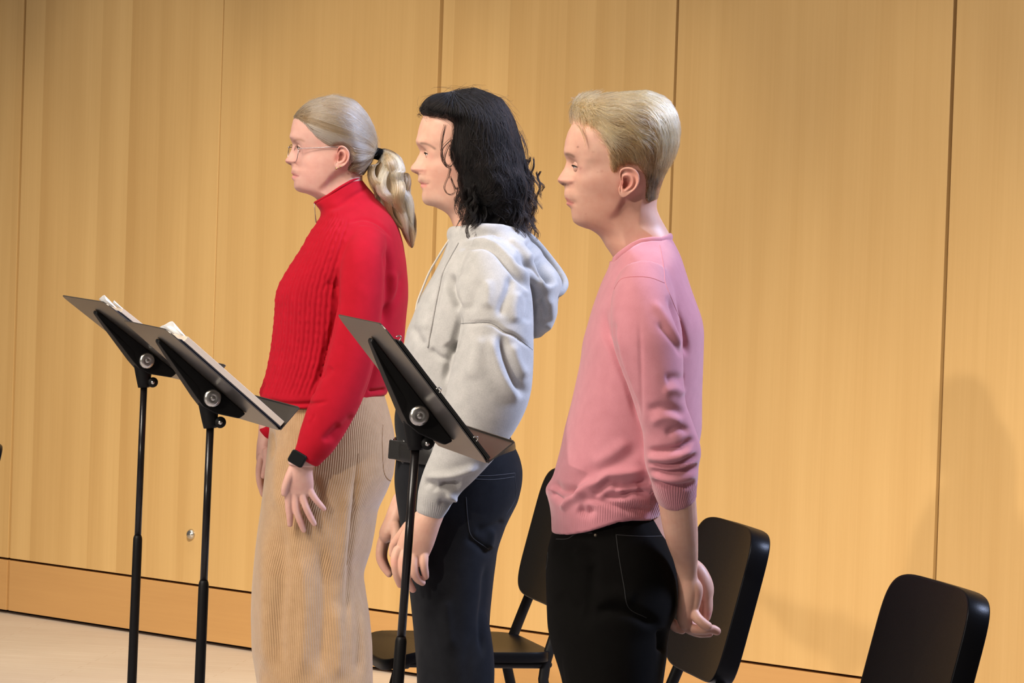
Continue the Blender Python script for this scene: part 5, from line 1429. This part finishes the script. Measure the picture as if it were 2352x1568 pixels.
feats = [(zf(391), 0.0150, 0.0042, 0.0048, 0.0050), (zf(398), 0.008, 0.0032, 0.0022, -0.0045), (zf(422), 0.0240, 0.006, 0.005, -0.0030), (zf(408), 0.040, 0.014, 0.014, 0.003)]
hv = head_mesh(front, base, backc, Y2, 476, 226, jaw, (976, 353), [(267, .06), (315, .02), (336, .013), (348, .0095), (362, .0085), (372, .0105), (385, .0130), (395, .0145), (401, .011), (408, .014), (418, .024), (427, .025), (437, .025), (448, .026), (460, .028), (470, .032)], 422, neckw=0.056, feats=feats, side=[(973, 392, 6, 5.5, .0030), (981, 394, 3.8, 7, -.0022), (993, 354, 10, 10, .0044), (983, 408, 6, 10, -.0013), (985, 422, 4.5, 4.5, -.0018), (1000, 380, 20, 13, .0020), (1020, 430, 24, 20, -.0015)])
lid = eyes(P2, (989.5, 354), Y2, 0.0113, iris_mat('iris_brown', (0.06, 0.032, 0.016)), az=0.30, up=0.20, lo=-0.22, yl=0.0285)
handN = hand_union([h2([(590, 225, -.205, .024, .022), (540, 330, -.205, .0262, .023), (500, 400, -.205, .030, .021), (450, 500, -.203, .034, .018), (415, 580, -.200, .034, .015)]),
    g2([(390, 740, -.200, .0108), (345, 860, -.203, .0100), (345, 1000, -.204, .0092), (375, 1160, -.198, .0084), (420, 1300, -.188, .0068)]),
    g2([(500, 780, -.203, .0108), (470, 950, -.208, .0100), (490, 1120, -.207, .0092), (560, 1270, -.198, .0082), (630, 1380, -.188, .0068)]),
    g2([(640, 770, -.203, .0105), (640, 930, -.208, .0098), (650, 1080, -.208, .0092), (705, 1200, -.200, .0082), (785, 1265, -.190, .0068)]),
    g2([(800, 730, -.200, .0102), (808, 860, -.205, .0094), (810, 990, -.205, .0086), (828, 1100, -.198, .0078), (842, 1170, -.190, .0064)]),
    g2([(560, 350, -.190, .0120), (430, 520, -.175, .0110), (330, 650, -.165, .0098), (300, 790, -.160, .0080)])], Y2)
handF = hand_union([g2([(480, -60, .06, .024), (380, 120, .06, .021, .026), (310, 270, .055, .019, .028), (230, 430, .05, .018, .030)]),
    g2([(200, 420, .06, .0105), (115, 640, .055, .0098), (95, 850, .05, .0090), (150, 1000, .045, .0082), (240, 1130, .04, .0066)]),
    g2([(240, 430, .075, .0105), (160, 650, .078, .0098), (140, 850, .075, .0090), (200, 1020, .07, .0080), (260, 1100, .065, .0066)]),
    g2([(330, 350, .03, .0120), (355, 480, .015, .0105), (335, 600, .005, .0095), (310, 720, .0, .0078)])], Y2)
core2 = body_core(Y2, [(1105, 540, 0, .045), (1110, 590, 0, .055, .085), (1085, 700, 0, .085, .12), (1065, 880, 0, .085, .12), (1060, 1020, 0, .09, .12), (1060, 1180, 0, .09, .12)],
    [[(1045, 1180, dy, .055), (1042, 1350, dy, .045), (1044, 1450, dy, .042), (1046, 1700, dy, .040), (1046, 2160, dy, .032)] for dy in (-.075, .075)],
    [[(1130, 660, -.17, .035), (1130, 850, -.21, .036), (1085, 1000, -.215, .034), (1010, 1130, -.205, .028)], [(1100, 640, .16, .035), (1085, 850, .20, .034), (1020, 1010, .17, .03), (940, 1150, .07, .026)]])
body = merge_meshes([hv] + lid + [handN, handF, core2], 'body')
SK2 = np.array([0.67, 0.40, 0.295])
V, Q, C = tint_skin(body, Y2, [
    (1015, 400, 24, (.72, .35, .26), .4), (960, 388, 9, (.72, .34, .27), .5), (974, 393, 5, (.62, .26, .20), .45),
    (955, 397.3, 1.8, (.14, .04, .03), .85), (960, 397.5, 1.7, (.16, .05, .04), .8), (966, 398.5, 1.4, (.3, .1, .08), .5),
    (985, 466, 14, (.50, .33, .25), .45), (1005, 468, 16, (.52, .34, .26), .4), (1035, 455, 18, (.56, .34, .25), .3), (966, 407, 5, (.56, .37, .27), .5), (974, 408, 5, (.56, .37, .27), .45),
    (990, 362, 7, (.60, .30, .25), .3)] + line_spots([(964.5, 419.5), (969, 421), (975, 422)], 1.7, (.66, .25, .21), .3) + line_spots([(966, 427), (972, 426.5), (979, 424.5)], 2.5, (.74, .29, .25), .42, 12) + line_spots([(967, 422.5), (975, 422.7), (985, 421.6)], 0.9, (.24, .06, .05), .4, 18) +
    line_spots([(967, 329.5), (974, 330), (981, 331.5), (989, 335), (996, 339.5), (1001, 343)], 1.7, (.07, .04, .028), .30, 24) + [(px, py, 9, (.74, .34, .28), .4) for px, py in ((912, 1270), (930, 1330), (960, 1335), (975, 1300), (878, 1290), (893, 1310))] + [(px, py, 3.5, (.76, .48, .41), .65) for px, py in ((968, 1335), (977, 1320), (946, 1352))], base=SK2)
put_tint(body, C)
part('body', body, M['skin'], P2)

# black curls
fh = [(1088, 206), (1058, 208), (1042, 212.5), (1025, 213.5), (1008, 215), (988, 222), (975, 235), (969, 249), (973, 261), (990, 268), (1010, 273), (1022, 287), (1022, 310), (1020, 335), (1022, 360), (1036, 384), (1044, 402), (1046, 420), (1050, 440), (1060, 458), (1073, 474), (1088, 494), (1100, 512)]
bh = [(1090, 206), (1122, 213.5), (1155, 230.5), (1177, 270), (1190, 312), (1201, 360), (1205, 388), (1216, 424), (1213, 452), (1204, 474), (1206, 495), (1196, 512)]
M['hair_black_base'] = simple('hair_black_base', (0.004, 0.0035, 0.0035), 0.55, spec=0.15)
M['hair_black'] = hair_mat('hair_black', [(0, (0.002, 0.0015, 0.0015)), (0.7, (0.005, 0.0035, 0.003)), (1, (0.014, 0.008, 0.006))], 0.5, 1.3)
V2, F2 = profile_loft(fh, bh, Y2, [(206, .014), (213, .046), (225, .070), (250, .090), (300, .100), (350, .106), (400, .110), (450, .104), (490, .086), (512, .060)], n=110, dz=0.003, sig=0.003, expo=2.1)
V2 = np.array(V2); cq = wp(1110, 350, Y2); dv = V2 - cq; dv /= np.linalg.norm(dv, axis=1)[:, None]
low = ssm(cq[2] - V2[:, 2], -0.03, 0.10)
V2 = V2 + dv * (0.0045 * vnoise(V2 * np.array([1, 1, .35]), 130, 3) * (0.35 + low) + 0.0030 * vnoise(V2, 210, 8) * low)[:, None]
cap2 = mesh_from('hair', V2, F2)
hair2 = part('hair', cap2, M['hair_black_base'], P2)
bv = bvh_of(cap2)
r = sample_surface(cap2, 15000, lambda P: (lambda q: (q[:, 1] < 470))(sag(P, Y2)))
lockid = np.floor(vnoise(r * np.array([1, 1, .2]), 70, 12) * 6)
def flow2(P, t):
    q = sag(P, Y2)
    top = 1 - ssm(q[:, 1], 215, 290)
    qf = (1 - ssm(q[:, 0], 1015, 1040)) * (1 - ssm(q[:, 1], 262, 285))
    D = np.zeros((len(P), 3)); D[:, 2] = -1 + 0.6 * top
    D[:, 0] = 0.9 * top * ssm(q[:, 0], 1030, 1080) - 1.0 * qf + (0.75 * np.sin(P[:, 2] * 135 + lockid * 1.3)) * ssm(q[:, 1], 280, 380)
    D[:, 1] = 0.5 * np.sign(P[:, 1] - Y2) * top
    return D
st = grow(bv, r, flow2, RNG.uniform(0.06, 0.16, len(r)), 16, 0.0008, np.full(len(r), 0.0045), 0.18)
strands('hair_strands', st, M['hair_black'], hair2, 0.00034, np.clip(0.45 + 0.3 * np.sin(lockid * 2.2) + RNG.normal(size=len(r)) * 0.2, 0, 1), tip=0.6)
rf = sample_surface(cap2, 260, lambda P: sag(P, Y2)[:, 1] < 480)
fid = RNG.uniform(0, 6.28, len(rf))
strands('flyaway_strands', grow(bv, rf, lambda P, t: np.stack([0.9 * np.sin(P[:, 2] * 120 + fid), 0.5 * np.cos(P[:, 2] * 100 + fid), -np.ones(len(P))], 1), RNG.uniform(0.04, 0.10, len(rf)), 14, 0.002, np.full(len(rf), 0.020), 0.5), M['hair_black'], hair2, 0.00022, RNG.uniform(0.3, 1, len(rf)))
# curled ends along the lower outline and the face edge
cur = []
ends = []
for (px, py) in [(1066, 452), (1077, 470), (1085, 488), (1100, 500), (1120, 508), (1145, 510), (1170, 508), (1192, 505), (1205, 485), (1212, 460), (1216, 430), (1210, 400), (1207, 500), (1088, 478)]:
    for k in range(7):
        ends.append((px + RNG.normal() * 7, py - 30 + RNG.normal() * 9, -0.100 + RNG.uniform(0, 0.17) * (1 if px > 1100 else 0.25)))
for (px, py, dy) in ends:
    w = ssm(np.array([abs(px - 1125) / 95.0]), 0.5, 1.0)[0]
    dy = dy * (1 - 0.55 * w)
    rad = RNG.uniform(0.006, 0.011); ph0 = RNG.uniform(0, 6.28); L = RNG.uniform(0.045, 0.075); tw = RNG.uniform(7, 11) * RNG.choice([-1, 1]); sgn = 1 if px > 1120 else -0.3
    for j in range(13):
        n_ = 26; r2 = rad + RNG.normal() * 0.0012; p2 = ph0 + RNG.normal() * 0.10; L2 = L + RNG.normal() * 0.003
        b0 = wp(px + RNG.normal() * 1.8, py + RNG.normal() * 1.8, Y2 + dy + RNG.normal() * 0.0018)
        tt = np.linspace(0, 1, n_); a = p2 + tt * tw; g_ = 0.25 + 0.75 * tt - 0.35 * tt ** 3
        cur.append(np.column_stack([b0[0] + r2 * g_ * np.cos(a) + sgn * 0.010 * tt ** 2, b0[1] + r2 * g_ * np.sin(a), b0[2] - L2 * tt + 0.4 * r2 * g_ * np.sin(a)]))
strands('curl_strands', np.array(cur), M['hair_black'], hair2, 0.00040, RNG.uniform(0.1, 0.8, len(cur)), tip=0.5)
loops = []
for poly, dy in ((k2([(760, -120), (700, 100), (685, 250), (690, 400), (715, 540), (780, 650), (860, 720)]), -.088), (k2([(760, -80), (720, 120), (700, 260), (700, 380), (730, 560), (800, 660)]), -.090),
                 (k2([(860, 180), (740, 300), (690, 430), (715, 590), (800, 690), (890, 640), (935, 520), (900, 380)]), -.092), (k2([(840, 260), (770, 420), (750, 560), (800, 650), (880, 670)]), -.094),
                 (k2([(850, 700), (820, 860), (760, 1010), (755, 1110), (810, 1195), (890, 1205), (950, 1140), (900, 980), (865, 860)]), -.090), (k2([(870, 720), (840, 820), (830, 900)]), -.090), (k2([(880, 900), (930, 1020), (975, 1100), (990, 1060)]), -.09),
                 (k2([(1010, 1080), (980, 1220), (1020, 1350), (1100, 1395), (1160, 1360)]), -.088), (k2([(1100, 1130), (1080, 1250), (1120, 1340), (1200, 1330)]), -.088),
                 (c2([(680, 1080), (620, 1120), (560, 1160), (530, 1210)]), -.085), (c2([(700, 1090), (640, 1150), (590, 1190), (580, 1220)]), -.085), (c2([(720, 1110), (660, 1170), (640, 1230)]), -.085),
                 (c2([(1060, 470), (1100, 560), (1115, 660), (1110, 740)]), -.02), (c2([(1050, 430), (1085, 520), (1105, 620)]), .02), (c2([(1120, 800), (1160, 880), (1140, 1000), (1080, 1040), (1060, 1000)]), -.03), (c2([(1090, 1020), (1120, 1110), (1090, 1190), (1050, 1230), (1130, 1215)]), -.03), (c2([(930, 1080), (960, 1150), (1020, 1160), (1060, 1110)]), -.05), (c2([(250, 300), (230, 290), (215, 295)]), -.02), (c2([(500, 130), (540, 95), (600, 90), (660, 105)]), -.02)):
    cp = catmull(np.array(poly, float), 7)
    for j in range(6):
        o2 = RNG.normal(size=2) * 1.4; d2 = RNG.normal() * 0.003
        idx = np.linspace(0, len(cp) - 1, 26)
        loops.append(np.array([wp(np.interp(i, range(len(cp)), cp[:, 0]) + o2[0], np.interp(i, range(len(cp)), cp[:, 1]) + o2[1], Y2 + dy + d2) for i in idx]))
strands('loose_curls', np.array(loops), M['hair_black'], hair2, 0.00033, RNG.uniform(0.2, 1, len(loops)), tip=0.6)

# black shirt under the hoodie
M['black_jersey'] = fabric('black_jersey', (0.010, 0.010, 0.011), (0.007, 0.007, 0.008), scale=1200, sheen=0.05)
ts = profile_loft([(940, 880), (920, 905), (910, 930), (906, 955), (907, 985), (912, 1012), (918, 1022)], [(1178, 880), (1176, 960), (1172, 1022)], Y2, [(880, .162), (1022, .166)], n=72)
tso = part('black_shirt', ts, M['black_jersey'], P2, label='black shirt showing below the hoodie')
part('shirt_collar', loop_tube(ringline([(1056, 536), (1085, 522), (1112, 514), (1152, 517), (1196, 530)], Y2, 0.074), 0.015, 0.006), M['black_jersey'], tso)

# hoodie
sf = [(1034, 505), (1036, 520), (1036, 532), (1030, 548), (1024, 568), (1014, 594), (992, 636), (966, 679), (952, 719), (934, 758), (927, 795), (926, 850), (928, 890), (934, 925), (940, 960)]
sb = [(1176, 505), (1186, 520), (1198, 545), (1212, 590), (1222, 640), (1226, 700), (1222, 800), (1208, 880), (1192, 940), (1188, 960)]
hemh = [(860, 900), (926, 903), (980, 918), (1060, 938), (1190, 955), (1260, 960)]
torso = profile_loft(sf, sb, Y2, [(505, .068), (525, .078), (545, .105), (575, .142), (615, .168), (680, .184), (780, .188), (880, .184), (960, .180)], n=88, expo=2.25)
tm = mesh_from('t', *torso); clamp_below(tm, Y2, hemh); clamp_below(tm, Y2, [(1000, 536), (1045, 534), (1080, 529), (1110, 526), (1150, 530), (1210, 545)], up=True, band=lambda Q: Q[:, 1] < 560)
torso = ([tuple(v.co) for v in tm.vertices], [tuple(p.vertices) for p in tm.polygons])
slN = [(1120, 575, -.100, 50), (1132, 625, -.150, 74), (1140, 690, -.188, 84), (1140, 760, -.205, 86), (1134, 830, -.214, 92), (1124, 890, -.218, 96), (1106, 945, -.220, 90), (1080, 1004, -.222, 76), (1048, 1058, -.220, 62), (1021, 1098, -.216, 52), (1004, 1132, -.212, 45), (995, 1156, -.208, 39), (987, 1178, -.205, 33), (984, 1187, -.205, 31)]
slF = [(1100, 590, .11, 50, .05), (1090, 700, .19, 56, .06), (1070, 860, .205, 58, .062), (1010, 1010, .17, 46, .05), (960, 1110, .10, 32, .036), (935, 1156, .065, 24, .026), (926, 1170, .06, 20, .024)]
hood = profile_loft([(1092, 522), (1082, 545), (1080, 566), (1108, 600), (1148, 626), (1188, 649), (1204, 669), (1212, 700), (1214, 730), (1217, 757), (1224, 782)], [(1190, 522), (1214, 545), (1237, 566), (1262, 600), (1282, 626), (1293, 646), (1289, 669), (1281, 690), (1280, 722), (1266, 752), (1234, 782)], Y2, [(522, .088), (545, .118), (566, .138), (600, .148), (640, .140), (680, .118), (730, .098), (782, .050)], n=72, sig=0.004)
roll = loop_tube(ringline([(1040, 538), (1062, 536), (1085, 532), (1112, 530), (1150, 532), (1180, 540), (1200, 552)], Y2, 0.094), 0.017, 0.013, 14)
sw = union([torso, pxtube(slN, Y2, 36, 5), pxtube(slF, Y2, 28, 5), hood, roll], 0.0034, 7, 'hoodie')
crease(sw, [
    (s8([(700, 300), (740, 262), (800, 250), (880, 245), (960, 285), (1040, 375), (1110, 455), (1180, 530), (1232, 610)]), 5, -0.014), (s8([(690, 245), (800, 228), (900, 225), (970, 262), (1060, 350), (1160, 445), (1230, 560)]), 6, 0.007),
    (s8([(1245, 300), (1285, 375), (1325, 455), (1368, 540)]), 6, -0.034, 'a'), (s8([(1285, 340), (1330, 430), (1368, 520)]), 4, -0.016, 'a'), (s8([(1180, 210), (1220, 265), (1262, 330)]), 6, -0.012), (s8([(1080, 330), (1140, 380), (1230, 420), (1290, 520)]), 6, -0.008), (s8([(1040, 215), (1120, 260), (1190, 330), (1240, 350)]), 7, 0.009), (s8([(900, 190), (1000, 210), (1100, 300)]), 6, -0.006),
    (s8([(1300, 600), (1330, 660), (1330, 760), (1290, 860)]), 10, 0.008), (s8([(1240, 620), (1290, 700), (1300, 800)]), 8, -0.010),
    (s8([(690, 450), (650, 500), (655, 560), (690, 640), (715, 710)]), 7, -0.018), (s8([(735, 440), (720, 520), (735, 620), (760, 700)]), 9, 0.008), (s8([(720, 700), (705, 800), (680, 900), (650, 1000), (625, 1100), (605, 1230)]), 5, -0.012),
    (s8([(640, 920), (660, 960), (690, 985)]), 8, -0.016), (s8([(500, 960), (560, 1020), (640, 1050)]), 5, -0.007),
    (s8([(720, 793), (800, 788), (905, 785), (960, 805), (1020, 847), (1100, 880), (1215, 975)]), 3, -0.006),
    (s8([(850, 480), (820, 600), (760, 720)]), 9, -0.006), (s8([(900, 480), (910, 600), (880, 700)]), 9, 0.006), (s8([(1075, 440), (1050, 560), (1010, 660), (990, 760)]), 7, -0.009), (s8([(1120, 560), (1090, 680), (1100, 800)]), 9, 0.006), (s8([(1180, 560), (1190, 680), (1170, 800)]), 8, -0.006),
    (s8([(1000, 850), (1010, 960), (1060, 1100), (1120, 1230), (1190, 1310)]), 8, -0.014), (s8([(940, 850), (955, 1000), (1010, 1160), (1090, 1290), (1140, 1350)]), 10, 0.010), (s8([(850, 860), (830, 1020), (780, 1200)]), 14, 0.006), (s8([(1080, 920), (1110, 1050), (1180, 1180)]), 8, 0.006),
    (s6([(690, 1300), (760, 1290), (860, 1285), (980, 1255), (1120, 1195)]), 6, 0.010), (s6([(800, 1345), (880, 1355), (980, 1350)]), 6, -0.016), (s6([(690, 1330), (760, 1350), (800, 1400)]), 6, -0.007), (s6([(860, 1440), (900, 1440), (930, 1480)]), 6, 0.008), (s6([(800, 1480), (860, 1485), (930, 1500)]), 5, -0.009),
    (s8([(590, 420), (560, 560), (520, 740), (500, 940)]), 6, -0.006), (s8([(470, 640), (440, 740), (460, 850)]), 10, 0.005), (s8([(380, 800), (430, 900), (480, 950)]), 6, -0.005)])
V = getV(sw); Q = proj(V)
cq = np.array(g2([(690, 120), (1080, 270)])); 
dd = (Q[:, 0] - 957) * 25 - (Q[:, 1] - 1173) * 53; dist = -dd / math.hypot(25, 53)   # along the cuff end
rm = ((Q[:, 0] > 940) & (Q[:, 0] < 1060) & (Q[:, 1] > 1100) & (dist > -34)).astype(float)
wcx, wcy = wp(990, 1165, Y2 - .207)[0], Y2 - .207
vattr(sw, 'wale', np.arctan2(V[:, 1] - wcy, V[:, 0] - wcx) * 0.030); vattr(sw, 'ribmask', rm * 0.6)
M['grey_fleece'] = fabric('grey_fleece', (0.46, 0.445, 0.425), (0.36, 0.35, 0.335), scale=420, sheen=0.2, rib=0.0042, ribstr=0.5)
swo = part('hoodie', sw, M['grey_fleece'], P2)
M['grey_seam'] = simple('grey_seam', (0.17, 0.165, 0.16), 0.9); M['cord'] = simple('drawcord', (0.50, 0.46, 0.41), 0.8); M['hood_lining'] = M['grey_fleece']
bs = bvh_of(sw)
for ln, nm, rad in ((s8([(720, 793), (800, 788), (905, 785), (960, 805), (1020, 847), (1100, 880), (1215, 975)]), 'sleeve_seam', 0.0008),):
    vf = surf_line(bs, ln, rad)
    if vf: part(nm, vf, M['grey_seam'], swo)
vf = surf_line(bs, s8([(700, 240), (650, 330), (600, 430), (570, 540), (545, 660), (520, 790), (502, 880), (493, 952)]), 0.0026, 0.0008)
if vf: part('drawstring', vf, M['grey_fleece'], swo)
part('drawstring', tube3([wp(p[0], p[1], Y2 + dy) for p, dy in zip(s8([(684, 150), (620, 240), (560, 335), (500, 440), (450, 560), (420, 640), (408, 700)]), (-.03, -.03, -.03, -.03, -.035, -.04, -.045))], 0.0021, None, 10, 5), M['cord'], swo)
rimp = s8([(1120, 140), (1165, 172), (1215, 212), (1268, 268), (1330, 345), (1395, 430), (1430, 490), (1435, 530), (1410, 570), (1365, 592), (1345, 575)])
part('hood_rim', tube3([wp(p[0], p[1], Y2 + dy) for p, dy in zip(rimp, (.05, .04, .03, .02, .0, -.01, -.02, -.03, -.045, -.055, -.06))], 0.0085, 0.0085, 14, 5), M['grey_fleece'], swo)

# jeans, belt and pouch
tf = [(925, 985), (915, 1010), (910, 1050), (906, 1090), (906, 1111), (911, 1150), (924, 1230), (934, 1300), (943, 1376), (951, 1453), (957, 1531), (958, 1568), (958, 1640)]
tb = [(1166, 985), (1177, 1015), (1194, 1050), (1201, 1080), (1199.6, 1111), (1190, 1152), (1166, 1198), (1150, 1240), (1143, 1262), (1134, 1329), (1126, 1407), (1122, 1484), (1128, 1530), (1135, 1568), (1140, 1640)]
hips = profile_loft(tf, tb, Y2, [(985, .155), (1080, .172), (1180, .178), (1300, .174), (1450, .165), (1640, .160)], n=88, expo=2.3)
def leg2(s):
    return pxtube([(1042, 1350, s * .078, 66, .060), (1046, 1480, s * .082, 86, .074), (1048, 1570, s * .085, 88, .075), (1048, 1750, s * .09, 74, .068), (1046, 1950, s * .095, 68, .060), (1046, 2165, s * .10, 66, .058)], Y2, 28, 5)
tr = union([hips, leg2(-1), leg2(1)], 0.0040, 6, 'jeans')
crease(tr, [(h2([(800, 480), (880, 540), (960, 600), (1040, 580)]), 7, -0.005), (h2([(860, 450), (960, 440), (1060, 400), (1110, 380)]), 8, -0.004), (h2([(1000, 420), (990, 500), (970, 590)]), 6, 0.006), (h2([(960, 650), (945, 900), (920, 1150), (930, 1400)]), 6, -0.008), (h2([(640, 900), (660, 1100), (690, 1350)]), 10, 0.005), (h2([(420, 930), (560, 950), (700, 930)]), 8, -0.004)])
M['black_denim'] = fabric('black_denim', (0.012, 0.0125, 0.0148), (0.008, 0.0083, 0.010), scale=900, sheen=0.03)
tro = part('jeans', tr, M['black_denim'], P2)
bt = bvh_of(tr)
M['denim_seam'] = simple('denim_seam', (0.032, 0.032, 0.036), 0.8)
for ln, nm in ((h2([(800, 40), (1000, 38), (1165, 20)]), 'pocket_seam'), (h2([(800, 60), (1000, 68), (1160, 48)]), 'pocket_seam'), (h2([(805, 200), (820, 380), (850, 490), (970, 580)]), 'pocket_seam'), (h2([(1165, 20), (1170, 200), (1100, 330)]), 'pocket_seam')):
    vf = surf_line(bt, ln, 0.0008)
    if vf: part(nm, vf, M['denim_seam'], tro)
M['black_leather'] = simple('black_leather', (0.012, 0.011, 0.010), 0.38, noise=0.1, nscale=260)
belt = part('belt', loop_tube(ringline([(905, 1028), (980, 1034), (1080, 1040), (1180, 1036)], Y2, 0.176, expo=2.3), 0.020, 0.004, 12), M['black_leather'], P2)
pc_ = wp(926, 1034, Y2 - 0.09)
dq = np.array([0.80, -0.60, -0.02]); dq /= np.linalg.norm(dq); uq = np.array([0.08, 0, 1.0]); uq -= dq * (uq @ dq); uq /= np.linalg.norm(uq); nq = np.cross(dq, uq)
if nq[1] > 0: nq = -nq
pou = part('belt_pouch', prism(pc_, dq, uq, nq, rrect(0.030, 0.019, 0.003), -0.010, 0.010), M['black_leather'], P2, False, label='flat black leather pouch on the belt'); bevel(pou, 0.002)
part('pouch_loop', loop_tube([pc_ + uq * 0.026 * math.sin(a) + nq * (0.013 * math.cos(a)) + dq * 0.006 for a in np.linspace(0, 2 * math.pi, 24, endpoint=False)], 0.004, 0.0012, 8), M['black_leather'], pou)
V2, F2 = sphere(pc_ - dq * 0.024 + uq * 0.019 + nq * 0.006, 0.0022, 10, 8); part('stud', (V2, F2), M['chrome'], pou, label='tiny metal stud')
for s in (-1, 1):
    shoe(P2, wp(1046, 1600, Y2)[0], Y2 + s * .10, M['shoe'])
